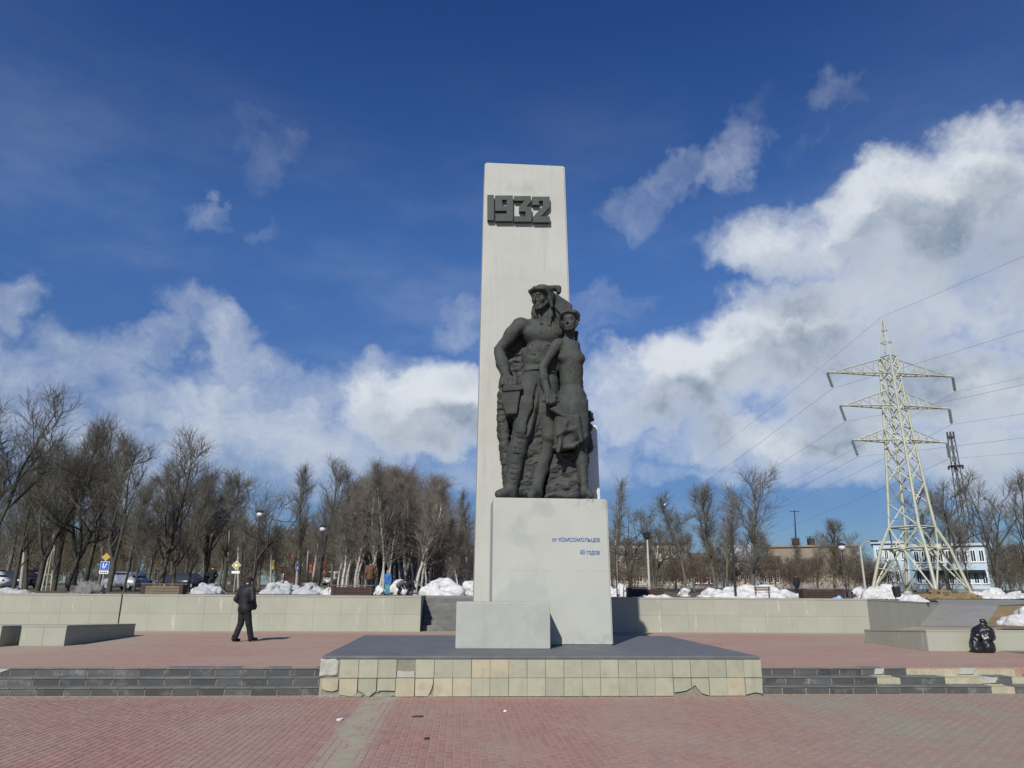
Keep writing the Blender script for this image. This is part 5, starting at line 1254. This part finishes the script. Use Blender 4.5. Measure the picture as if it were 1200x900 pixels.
# lattice mast at the left
t = thing('lattice_mast', tpt(54, 58, ZT), 'small pale three-legged lattice mast among the trees at the left', 'mast')
bt = at(65, 620, 58)
base = [at(p, 690, 58+d) for p, d in ((49, 0), (54, 1.2), (60, -.3))]
for b in base:
    b[2] = ZT; build('leg', MB().tube(b, bt+(b-np.mean(base, 0))*.08, .055, .045, 6), M['galv'], t)
for f in (.25, .45, .65):
    ps = [b+(bt-b)*f for b in base]
    for i in range(3): build('brace', MB().tube(ps[i], ps[(i+1) % 3], .03, .03, 4), M['galv'], t)
# road signs
def sign(px, py, Y, label, plate, h=.62, k=.74):
    b = at(px, 690, Y); c = at(px, py, Y); z = ZT+.006 if Y < 60 else zland(Y); x = b[0]
    t = thing('road_sign', (x, Y, z), label, 'road sign')
    build('post', MB().tube((x, Y+.05, z), (x, Y+.05, c[2]+h*.7), .035, .035, 8), M['pole_grey'], t)
    def diamond(cz, r_, m, y, label=None): build('sign_plate', MB().prism([(0, -r_), (r_, 0), (0, r_), (-r_, 0)], lambda a, e: (x+k*a, Y+y, c[2]+k*(cz-c[2]+e)), lambda a, e: (x+k*a, Y+y+.012, c[2]+k*(cz-c[2]+e))), M[m], t, label=label)
    def rect(x0, x1, z0, z1, m, y, label=None, nm='sign_plate'): build(nm, MB().box(x+k*x0, x+k*x1, Y+y, Y+y+.012, c[2]+k*(z0-c[2]), c[2]+k*(z1-c[2])), M[m], t, label=label)
    cz = c[2]
    if plate == 'main':
        diamond(cz, .42, 'white', 0); diamond(cz, .36, 'yellow', -.014, 'yellow diamond plate'); diamond(cz, .16, 'white', -.028, 'pale centre of the diamond'); rect(-.36, .36, cz-.72, cz-.50, 'white', 0, 'white plate below')
    elif plate == 'park':
        rect(-.34, .34, cz-.34, cz+.34, 'white', 0); rect(-.31, .31, cz-.31, cz+.31, 'blue', -.014, 'blue plate')
        for q in ([(-.14, -.2), (-.06, -.2), (-.06, .2), (-.14, .2)], [(-.02, -.18), (.04, -.2), (.20, .2), (.11, .2)]):
            build('sign_mark', MB().prism(q, lambda a, e: (x+k*a, Y-.026, cz+k*e), lambda a, e: (x+k*a, Y-.016, cz+k*e)), M['white'], t)
        rect(-.36, .36, cz-.62, cz-.38, 'white', 0, 'white plate below'); diamond(cz+.68, .34, 'yellow', 0, 'yellow diamond plate on top')
        for j in range(4): rect(-.28+.15*j, -.19+.15*j, cz-.55, cz-.45, 'iron', -.012, nm='sign_mark')
    elif plate == 'cross':
        rect(-.42, .42, cz-.42, cz+.42, 'white', 0); rect(-.38, .38, cz-.38, cz+.38, 'blue', -.014, 'blue plate')
        build('sign_mark', MB().prism([(-.28, -.26), (.28, -.26), (0, .28)], lambda a, e: (x+k*a, Y-.03, cz+k*e), lambda a, e: (x+k*a, Y-.018, cz+k*e)), M['white'], t)
        build('sign_mark', MB().prism([(-.10, -.2), (-.02, -.2), (.02, -.06), (.09, -.2), (.15, -.2), (.05, .02), (.05, .12), (-.03, .12), (-.06, -.02)], lambda a, e: (x+k*a, Y-.042, cz+k*e), lambda a, e: (x+k*a, Y-.032, cz+k*e)), M['iron'], t)
    return t
sign(118.5, 663, 46, 'blue square parking sign with a white plate below and a yellow diamond above', 'park')
sign(274, 662.5, 52, 'yellow diamond priority road sign with a white plate, left of the walking man', 'main')
sign(348, 664, 72, 'blue square pedestrian crossing sign in front of the red bus', 'cross')
def banner(px, py0, py1, wpx, Y, m, label):
    a = at(px-wpx/2, py1, Y); b = at(px+wpx/2, py0, Y)
    t = thing('banner', ((a[0]+b[0])/2, Y, a[2]), label, 'banner')
    v = MB(); n = 6
    for k in range(n):
        z0 = a[2]+(b[2]-a[2])*k/n; z1 = a[2]+(b[2]-a[2])*(k+1)/n; y0 = .05*math.sin(k*1.1); y1 = .05*math.sin(k*1.1+1.1)
        v.add([(a[0], Y+y0, z0), (b[0], Y+y0+.03, z0), (b[0], Y+y1+.03, z1), (a[0], Y+y1, z1), (a[0], Y+y0+.02, z0), (b[0], Y+y0+.05, z0), (b[0], Y+y1+.05, z1), (a[0], Y+y1+.02, z1)], [(0, 1, 2, 3), (7, 6, 5, 4), (0, 3, 7, 4), (1, 5, 6, 2)])
    build('cloth', v, M[m], t); build('rod', MB().tube((a[0]-.1, Y, b[2]+.02), (b[0]+.1, Y, b[2]+.02), .03, .03, 6), M['iron'], t)
M['orange_cloth'] = flat('orange_red_cloth', (.28, .07, .035)); M['yellow_cloth'] = flat('yellow_cloth', (.38, .28, .09))
banner(343.5, 650, 661, 5, 83.6, 'orange_cloth', 'orange and red banner on the pole left of the crosswalk sign')
banner(364, 661, 671, 4, 85.6, 'orange_cloth', 'small red banner right of the crosswalk sign')
banner(320, 656, 667, 3, 87.7, 'yellow_cloth', 'narrow yellow banner left of the red bus')
banner(380, 658, 672, 3, 90, 'orange_cloth', 'faint red banner at the left edge of the birch grove')

# ================================================================== VEHICLES
def car(label, px, Y, heading, m, L=4.2, van=False):
    b = at(px, 690, Y); z = zland(Y)+.014
    t = thing('parked_car', (b[0], b[1], z), label, 'car', rz=heading)
    hh = 1.45 if not van else 2.0
    pr = [(-L/2, .35), (-L/2+.05, .78), (-L/2+.55, .90), (-L/2+1.05, hh-.05), (L/2-1.55, hh), (L/2-.85, .93), (L/2-.1, .80), (L/2, .38), (L/2-.1, .24), (-L/2+.1, .24)] if not van else [(-L/2, .35), (-L/2, 1.75), (-L/2+.2, hh), (L/2-1.0, hh), (L/2-.35, 1.1), (L/2, .95), (L/2, .3), (-L/2+.1, .25)]
    bm = bmesh.new(); W_ = .84
    vs = [[bm.verts.new((x, s*W_*(1 if zz < .95 else .86), zz)) for x, zz in pr] for s in (-1, 1)]
    n = len(pr); bm.faces.new(vs[0]); bm.faces.new(vs[1][::-1])
    for i in range(n): bm.faces.new((vs[0][(i+1) % n], vs[0][i], vs[1][i], vs[1][(i+1) % n]))
    bmesh.ops.recalc_face_normals(bm, faces=bm.faces[:]); bmesh.ops.bevel(bm, geom=bm.edges[:], offset=.06, segments=2, affect='EDGES')
    loc_build('body', MB().bm(bm), m, t, True)
    if not van:
        for s in (-1, 1): loc_build('side_window', MB().prism([(-L/2+.75, .95), (-L/2+1.12, hh-.12), (L/2-1.6, hh-.08), (L/2-1.1, .96)], lambda a, e: (a, s*(W_*.93), e), lambda a, e: (a, s*(W_*.885+.012), e)), 'glass_dark', t)
        loc_build('windscreen', MB().prism([(-.66, 0), (.66, 0), (.58, 1), (-.58, 1)], lambda a, e: (L/2-.93-.55*e+.03, a, .98+(hh-.10-.98)*e), lambda a, e: (L/2-.93-.55*e, a, .95+(hh-.10-.98)*e)), 'glass_dark', t)
        loc_build('rear_window', MB().prism([(-.62, 0), (.62, 0), (.55, 1), (-.55, 1)], lambda a, e: (-L/2+.62+.38*e-.02, a, .98+(hh-.16-.98)*e), lambda a, e: (-L/2+.66+.38*e, a, .95+(hh-.16-.98)*e)), 'glass_dark', t)
    else:
        for s in (-1, 1): loc_build('side_window', MB().box(-L/2+.3, L/2-1.1, s*.74-.02, s*.74+.02, 1.2, 1.75), 'glass_dark', t)
        loc_build('windscreen', MB().prism([(-.66, 0), (.66, 0), (.58, 1), (-.58, 1)], lambda a, e: (L/2-.36-.55*e+.03, a, 1.15+.7*e), lambda a, e: (L/2-.42-.55*e, a, 1.12+.7*e)), 'glass_dark', t)
    for x in (-L/2+.75, L/2-.8):
        for s in (-1, 1):
            w = loc_build('wheel', MB().tube((x, s*.84, .31), (x, s*.66, .31), .31, .31, 16), 'tyre', t); w2_ = link('rim', mesh('rim', *MB().tube((x, s*.845, .31), (x, s*.80, .31), .18, .18, 12).arr(), M['silver']), w)
    for s in (-1, 1):
        loc_build('headlight', MB().rbox(L/2-.10, L/2-.0, s*.6-.15, s*.6+.15, .62, .74, .02), 'lamp_glass', t); loc_build('tail_light', MB().rbox(-L/2-.01, -L/2+.08, s*.65-.1, s*.65+.1, .62, .76, .02), 'red', t)
car('silver car parked beyond the two thin trees left of the wooden planter', 147, 64, R(150), 'silver')
car('dark car parked among the trees at the far left, beside the whitish leaning pole', 17, 66, R(170), 'car_dark')
car('white car cut off by the left edge of the photo', -22, 62, R(175), 'white')
car('small white and red van in front of the birch grove', 389, 112, R(-100), 'white', 4.4, True)
car('dark car parked behind the many-stemmed tree left of the walking man', 213, 70, R(165), 'car_dark')
by = 126; b0 = at(323, 690, by); bz = zland(by)+.014
t = thing('bus', (b0[0]+4.9, by, bz), 'dark red bus with pale lower front standing on the far road', 'bus')
loc_build('body', MB().rbox(-4.9, 4.9, -1.2, 1.2, .38, 2.95, .12), 'red', t, False)
for k in range(7): loc_build('window', MB().rbox(-2.9+1.08*k-.47, -2.9+1.08*k+.47, -1.225, -1.15, 1.35, 2.25, .03), 'glass_dark', t)
loc_build('front_panel', MB().rbox(-4.93, -3.5, -1.24, 1.24, .45, 1.75, .05), 'white', t); loc_build('windscreen', MB().rbox(-4.95, -4.80, -1.1, 1.1, 1.80, 2.6, .03), 'glass_dark', t)
for x in (-3.1, 3.0):
    for s in (-1, 1): w = loc_build('wheel', MB().tube((x, s*1.22, .46), (x, s*.95, .46), .46, .46, 16), 'tyre', t)

# ================================================================== BUILDINGS BEHIND
def building(name, label, px0, px1, pyt, Y, m, rows, cols, depth=12, roof='flat', rm='asphalt', wfrac=(.5, .5), win='glass_dark', frame_m='white', cat='building', band=None):
    a = at(px0, 690, Y); b = at(px1, 690, Y); c = at((px0+px1)/2, pyt, Y); z = zland(Y)-.1
    face = math.atan2(c[0], Y); W2 = (b[0]-a[0])/2*math.cos(face); x0, x1 = -W2, W2; zt_ = c[2]-z     # turned to front the square
    t = thing(name, (c[0], Y, z), label, cat, rz=-face)
    L = lambda nm, mb, mm, par=None: link(nm, mesh(nm, *mb.arr(), M[mm]), par or t)
    ev = zt_ if roof == 'flat' else zt_*.62
    L('wall', MB().box(x0, x1, 0, depth, 0, ev), m)
    if roof == 'flat': L('roof', MB().box(x0-.25, x1+.25, -.25, depth+.25, ev+.003, ev+.30), rm)
    else: L('roof', MB().prism([(-.4, ev), (depth+.4, ev), (depth/2, zt_)], lambda p, q: (x0-.3, p, q+.003), lambda p, q: (x1+.3, p, q+.003)), rm)
    L('plinth', MB().box(x0-.06, x1+.06, -.06, depth+.06, 0, .5), 'grey_wall')
    hs = (ev-.5)/rows; ws = (x1-x0)/cols
    for r_ in range(rows):
        for c_ in range(cols):
            xc = x0+ws*(c_+.5); zc = .5+hs*(r_+.52); w_, h_ = ws*wfrac[0]/2, hs*wfrac[1]/2
            f = L('window', MB().box(xc-w_-.08, xc+w_+.08, -.04, .05, zc-h_-.08, zc+h_+.08), frame_m)
            L('pane', MB().box(xc-w_, xc-.03, -.055, -.041, zc-h_, zc+h_), win, f); L('pane', MB().box(xc+.03, xc+w_, -.055, -.041, zc-h_, zc+h_), win, f)
            L('sill', MB().box(xc-w_-.14, xc+w_+.14, -.12, -.041, zc-h_-.14, zc-h_-.085), frame_m, f)
    if band: L('canopy', MB().box(x0+.3, x1-.3, -.9, -.001, band, band+.35), 'glass_dark')
    return t
M['beige_wall'] = mat('beige_plaster', (.42, .36, .27), .9, .1, .5, .1, 5, (.30, .26, .2), .4, .4); M['brick_red'] = mat('dull_red_brick', (.22, .09, .06), .9, .15, 1.0)
M['brown_wall'] = mat('brown_grey_wall', (.25, .21, .16), .9, .12, .4); M['pale_blue'] = mat('pale_blue_wall', (.44, .53, .60), .8, .08, .5, .1, 4, (.30, .35, .38), .5, .5); M['grey_wall'] = mat('grey_wall', (.20, .215, .23), .9, .1, .5)
M['roof_dark'] = flat('roof_dark', (.10, .085, .075)); M['roof_white'] = flat('roof_sheet', (.42, .44, .46), .5)
building('apartment_building', 'beige three storey apartment block behind the trees right of the pedestal', 690, 806, 638, 112, 'beige_wall', 3, 9, rm='roof_dark', wfrac=(.42, .52))
building('brick_house', 'dull red brick house right of the beige apartment block', 809, 838, 646, 108, 'brick_red', 2, 3, 9, 'gable', 'roof_dark')
building('house', 'small house with a white sheet roof behind the black pole', 856, 878, 637, 116, 'beige_wall', 1, 3, 9, 'gable', 'roof_white')
building('house', 'small cream house with white windows low beside the thicket', 889, 912, 650, 104, 'beige_wall', 1, 3, 8, 'gable', 'roof_dark', wfrac=(.6, .6))
building('long_building', 'long low brown building with masts on its roof left of the pylon', 896, 1004, 641, 118, 'brown_wall', 1, 12, 14, rm='brown_wall', wfrac=(.3, .3), win='brown_wall', frame_m='roof_dark')
building('pale_blue_building', 'pale blue building with a dark canopy seen through the pylon legs', 1066, 1153, 640, 86, 'pale_blue', 2, 9, 9, rm='roof_white', wfrac=(.5, .5), band=2.3)
building('pale_blue_annex', 'lower pale annex left of the pale blue building behind the pylon', 1022, 1062, 637, 90, 'pale_blue', 2, 4, 8, rm='roof_white', wfrac=(.35, .45))
building('kiosk', 'orange red kiosk between the trees at the left edge', -12, 8, 668, 92, 'orange', 1, 2, 5, rm='roof_dark', cat='kiosk')
building('kiosk', 'orange red kiosk left of the small lattice mast', 33, 45, 668, 94, 'orange', 1, 2, 5, rm='roof_dark', cat='kiosk')
building('grey_building', 'grey building seen between the trees behind the yellow diamond sign', 276, 296, 636, 140, 'grey_wall', 3, 3, 10, rm='roof_dark', wfrac=(.4, .4))
for px, pyt, lab in ((931, 598, 'taller thin antenna mast on the roof of the long brown building'), (949, 628, 'shorter antenna mast on the roof of the long brown building')):
    b = at(px+2, 641, 121); tp = at(px, pyt, 121); b[2] -= .2
    t = thing('antenna_mast', b, lab, 'mast')
    build('mast_pole', MB().tube(b, tp, .16, .07, 6), M['iron'], t); build('mast_base', MB().box(b[0]-.5, b[0]+.5, 120.6, 121.4, b[2], b[2]+1.6), M['iron'], t); build('cross_arm', MB().tube(tp-np.array([.8, 0, .2]), tp+np.array([.8, 0, -.2]), .06, .06, 6), M['iron'], t)

# ================================================================== POWER PYLON AND WIRES
PYY = 58.0
pc = at(1079, 691, PYY); pz = ZT
th_ = R(-16); ex = np.array([math.cos(th_), math.sin(th_), 0]); ey = np.array([-math.sin(th_), math.cos(th_), 0])
zw = lambda py, px=1060: at(px, py, PYY)[2]
levels = [(pz+.35, 3.62), (zw(643), 2.60), (zw(618), 1.75), (zw(590), 1.56), (zw(566), 1.42), (zw(543), 1.29), (zw(522), 1.17), (zw(503), 1.07), (zw(484), .98), (zw(466), .90), (zw(448), .83), (zw(433), .77), (zw(419), .72)]
dirs = [-ex, -ey, ex, ey]                      # left, near, right, far
pc0 = np.array([pc[0], pc[1], 0])
pyl = thing('power_pylon', (pc[0], pc[1], pz), 'tall pale green lattice power pylon with three pairs of cross arms', 'power pylon')
node = [[pc0+d*h+np.array([0, 0, z]) for d in dirs] for z, h in levels]
def bar(name, a, b, r_, m='galv', n=4): build(name, MB().tube(a, b, r_, r_, n), M[m], pyl)
for i in range(4):
    m_ = MB()
    for k in range(len(levels)-1): m_.tube(node[k][i], node[k+1][i], .13-.004*k, .13-.004*(k+1), 6)
    build('leg', m_, M['galv'], pyl)
    f = pc0+dirs[i]*3.66; build('footing', MB().lathe([(.45, -.1), (.42, .25), (.28, .42)], (f[0], f[1], pz), 10), M['pole_grey'], pyl)
    j = (i+1) % 4
    # splayed bottom panel: K bracing to the middle of the belt
    mid = (node[1][i]+node[1][j])/2
    bar('brace', node[0][i], mid, .075); bar('brace', node[0][j], mid, .075)
    bar('brace', node[1][i], node[1][j], .08); bar('brace', mid, node[2][i], .065); bar('brace', mid, node[2][j], .065); bar('brace', node[2][i], node[2][j], .075)
    for q in (i, j):
        bar('brace', (node[0][q]+mid)/2, node[0][q]+(node[1][q]-node[0][q])*.55, .05)
    build('gusset', MB().ball(tuple(mid), (.32, .32, .32), 8), M['galv'], pyl)
    for k in range(2, len(levels)-1):
        a, b = (i, j) if k % 2 else (j, i)
        bar('brace', node[k][a], node[k+1][b], .058)
        bar('brace', node[k][b], node[k+1][a], .05) if k > 3 else None
    bar('brace', node[-1][i], node[-1][j], .06)
# peak
tip = at(1034.5, 378, PYY); tip = np.array([pc[0]+.0, pc[1], tip[2]+.55])
for i in range(4): bar('peak_leg', node[-1][i], tip, .045)
for f in (.35, .65):
    for i in range(4): bar('peak_brace', node[-1][i]*(1-f)+tip*f, node[-1][(i+1) % 4]*(1-f)+tip*f, .035)
AA = R(1); ax_ = np.array([math.cos(AA), math.sin(AA), 0])
ends = []
for (py, half, up_) in ((439, 5.35, 1.5), (477, 4.55, 1.5), (517, 3.85, 1.3)):
    z = zw(py, 1047)
    h = np.interp(z, [l[0] for l in levels], [l[1] for l in levels])
    for s in (-1, 1):
        e = pc0+ax_*half*s+np.array([0, 0, z])
        root = [pc0+ax_*s*h*.5+np.array([-ax_[1], ax_[0], 0])*g*h*.6+np.array([0, 0, z]) for g in (-1, 1)]; top = pc0+ax_*s*h*.5+np.array([0, 0, z+up_])
        m_ = MB(); [m_.tube(r_, e, .07, .05, 4) for r_ in root]; m_.tube(top, e, .06, .045, 4); build('cross_arm', m_, M['galv'], pyl)
        for f in (.2, .4, .6, .8):
            l0, l1, u = root[0]*(1-f)+e*f, root[1]*(1-f)+e*f, top*(1-f)+e*f
            bar('arm_brace', l0, u, .035); bar('arm_brace', l1, u, .035); bar('arm_brace', l0, l1, .035)
            g = f-.2; bar('arm_brace', root[0]*(1-g)+e*g, u, .03)
        build('arm_tip', MB().rbox(e[0]-.35, e[0]+.35, e[1]-.14, e[1]+.14, e[2]-.05, e[2]+.08, .03), M['galv'], pyl)
        ins = MB(); zz = e[2]-.1; c0 = e+np.array([s*.38, 0, 0])
        tilt = np.array([.25 if s < 0 else 0.0, 0, -1.0]); 
        for q in range(8):
            c1 = c0+tilt*(.12+.15*q); ins.tube(c1, c1+tilt*.10, .13, .11, 8)
        ins.tube(c0, c0+tilt*1.35, .03, .03, 6); build('insulator', ins, M['insul'], pyl)
        ends.append((s, c0+tilt*1.4))
ends.append((0, tip))
LD = R(-1); ld = np.array([math.sin(LD), math.cos(LD), 0])
for s, e in ends:
    for sg, span, name_ in ((-1, 70, 'near'), (1, 225, 'far')):
        pts = []
        for k in range(15):
            f = k/14; d = span*f; sag = -28*(d/230)*(1-d/230)
            pts.append(e+ld*sg*d+np.array([0, 0, sag+(0 if sg > 0 else .0)]))
        side = {-1: 'left', 1: 'right', 0: 'top'}[s]; lev = ['highest', 'middle', 'lowest'][min(2, [i for i, q in enumerate(ends) if q[1] is e][0]//2)]
        lab = ('earth wire from the tip of the pylon ' if s == 0 else f'conductor from the {lev} {side} arm of the pylon ')+('towards the viewer' if sg < 0 else 'away into the distance')
        w_ = build('power_line', MB().path(pts, .012 if sg < 0 else .014, 4), M['wire'], label=lab, cat='power line', group='wires strung from the power pylon')
# telecom mast
t = thing('telecom_mast', tpt(1142, 100, 2.1), 'dark slender telecom mast with antennas behind the pylon on the right', 'mast')
TB = at(1143, 690, 100); TB[2] = 2.1; TT = at(1125, 508, 100); TT[0] = TB[0]; TT[1] = TB[1]
hb, ht = .62, .30
cr = [(-1, -1), (1, -1), (1, 1), (-1, 1)]
pt = lambda i, f: np.array([TB[0]+cr[i][0]*(hb+(ht-hb)*f), TB[1]+cr[i][1]*(hb+(ht-hb)*f), TB[2]+(TT[2]-TB[2])*f])
M['mast'] = flat('mast_grey', (.075, .08, .085))
for i in range(4): build('leg', MB().tube(pt(i, 0), pt(i, 1), .09, .07, 5), M['mast'], t)
for k in range(14):
    for i in range(4):
        j = (i+1) % 4; f0, f1 = k/14, (k+1)/14
        build('brace', MB().tube(pt(i, f0), pt(j, f1), .045, .045, 3), M['mast'], t)
for f, r_ in ((.78, .95), (.97, .5)): build('platform_ring', MB().lathe([(r_, 0), (r_, .12), (r_*.6, .14)], (TB[0], TB[1], TB[2]+(TT[2]-TB[2])*f), 12), M['mast'], t)
for i in range(6):
    a = i*math.pi/3; build('antenna_panel', MB().rbox(TB[0]+.45*math.cos(a)-.07, TB[0]+.45*math.cos(a)+.07, TB[1]+.45*math.sin(a)-.1, TB[1]+.45*math.sin(a)+.1, TT[2]-.6, TT[2]+.2, .03), M['mast'], t)
    build('antenna_panel', MB().rbox(TB[0]+1.0*math.cos(a)-.09, TB[0]+1.0*math.cos(a)+.09, TB[1]+1.0*math.sin(a)-.1, TB[1]+1.0*math.sin(a)+.1, TB[2]+(TT[2]-TB[2])*.76+.1, TB[2]+(TT[2]-TB[2])*.76+.55, .03), M['mast'], t)

# ================================================================== SMALL THINGS
def bag(label, px, pyt, pyb, wpx, Y, seed):
    b = at(px, pyb, Y); tp = at(px, pyt, Y); z0 = b[2]; hgt = tp[2]-z0; w = wpx*Y/850/2
    S1 = Sculpt((b[0]-w*1.5, Y-w*1.5, z0-.02), (b[0]+w*1.5, Y+w*1.5, z0+hgt*1.15), .014)
    S1.ell((b[0], Y, z0+hgt*.42), (w*.95, w*.85, hgt*.46), .04); S1.ell((b[0], Y, z0+hgt*.22), (w, w*.9, hgt*.25), .05)
    S1.cone((b[0]+.02, Y, z0+hgt*.8), (b[0]+.05, Y, z0+hgt*.98), .07, .10, .05)
    S1.noise(.035, 7, seed); S1.noise(.015, 17, seed+1); S1.clip_below(z0+.003)
    return build('rubbish_bag', S1.nets(), M['black_plastic'], smooth=True, label=label, cat='rubbish bag', group='black rubbish bags by the parapet')
bag('shiny black rubbish bag, lower left of the pile at the parapet', 1145.5, 746, 764.5, 14, 18.55, 3)
bag('shiny black rubbish bag, lower right of the pile at the parapet', 1158, 744, 765, 16, 18.5, 5)
bag('largest black rubbish bag on top of the pile at the parapet', 1154, 729, 752, 25, 18.62, 8)
t = thing('litter_bin', tpt(1051, 31.5), 'dark tilted litter bin on the terrace above the turned back wall section', 'litter bin')
loc_build('bin_bucket', MB().lathe([(.10, .10), (.15, .14), (.18, .52), (.15, .53)], (0, 0, 0), 14), 'iron', t); loc_build('bin_post', MB().tube((.02, .2, 0), (.02, .2, .85), .025, .025, 8), 'iron', t); t.rotation_euler = (R(4), R(-7), 0)
def scrap(label, px, py, z, w, l, m, seed, name='paper_scrap', cat='litter'):
    p = onz(px, py, z); rg = np.random.default_rng(seed); pts = []
    for k in range(7):
        a = k*2*math.pi/7; r_ = rg.uniform(.7, 1.1); pts.append((p[0]+w*r_*math.cos(a), p[1]+l*r_*math.sin(a), z+.006+rg.uniform(0, .02)))
    c = (p[0], p[1], z+.02); lowr = [(x, y, z+.002) for x, y, _ in pts]
    mb = MB().add(pts+[c]+lowr, [(i, (i+1) % 7, 7) for i in range(7)]+[(8+i, 8+(i+1) % 7, (i+1) % 7, i) for i in range(7)])
    build(name, mb, M[m], label=label, cat=cat)
scrap('small white paper scrap on the red paving left of the sandy strip', 398, 844, 0, .05, .09, 'white', 1)
scrap('white paper scrap on the plaza right of the rubbish bags', 1178, 759.5, ZU, .06, .10, 'white', 2)
scrap('dark leaf scrap on the red paving near the sandy strip', 500, 866, 0, .045, .06, 'dark_wood', 3, 'leaf_scrap')
scrap('dark twig scrap on the red paving below the platform', 489, 840, 0, .09, .05, 'dark_wood', 4, 'leaf_scrap')
scrap('long white paper strip on the plaza behind the left corner of the platform', 441, 747.3, ZU, .16, .12, 'white', 6)
scrap('tiny white paper scrap on the red paving nearest the platform', 592, 834, 0, .03, .05, 'white', 7)
p = at(1040, 699, 33); 
heap('blue_bag', 973, 989, 32.0, .16, 'pale_blue_bag', 'light blue plastic bag at the right end of the dark planter', 'plastic bag', seed=31, depth=.3, lumps=3)
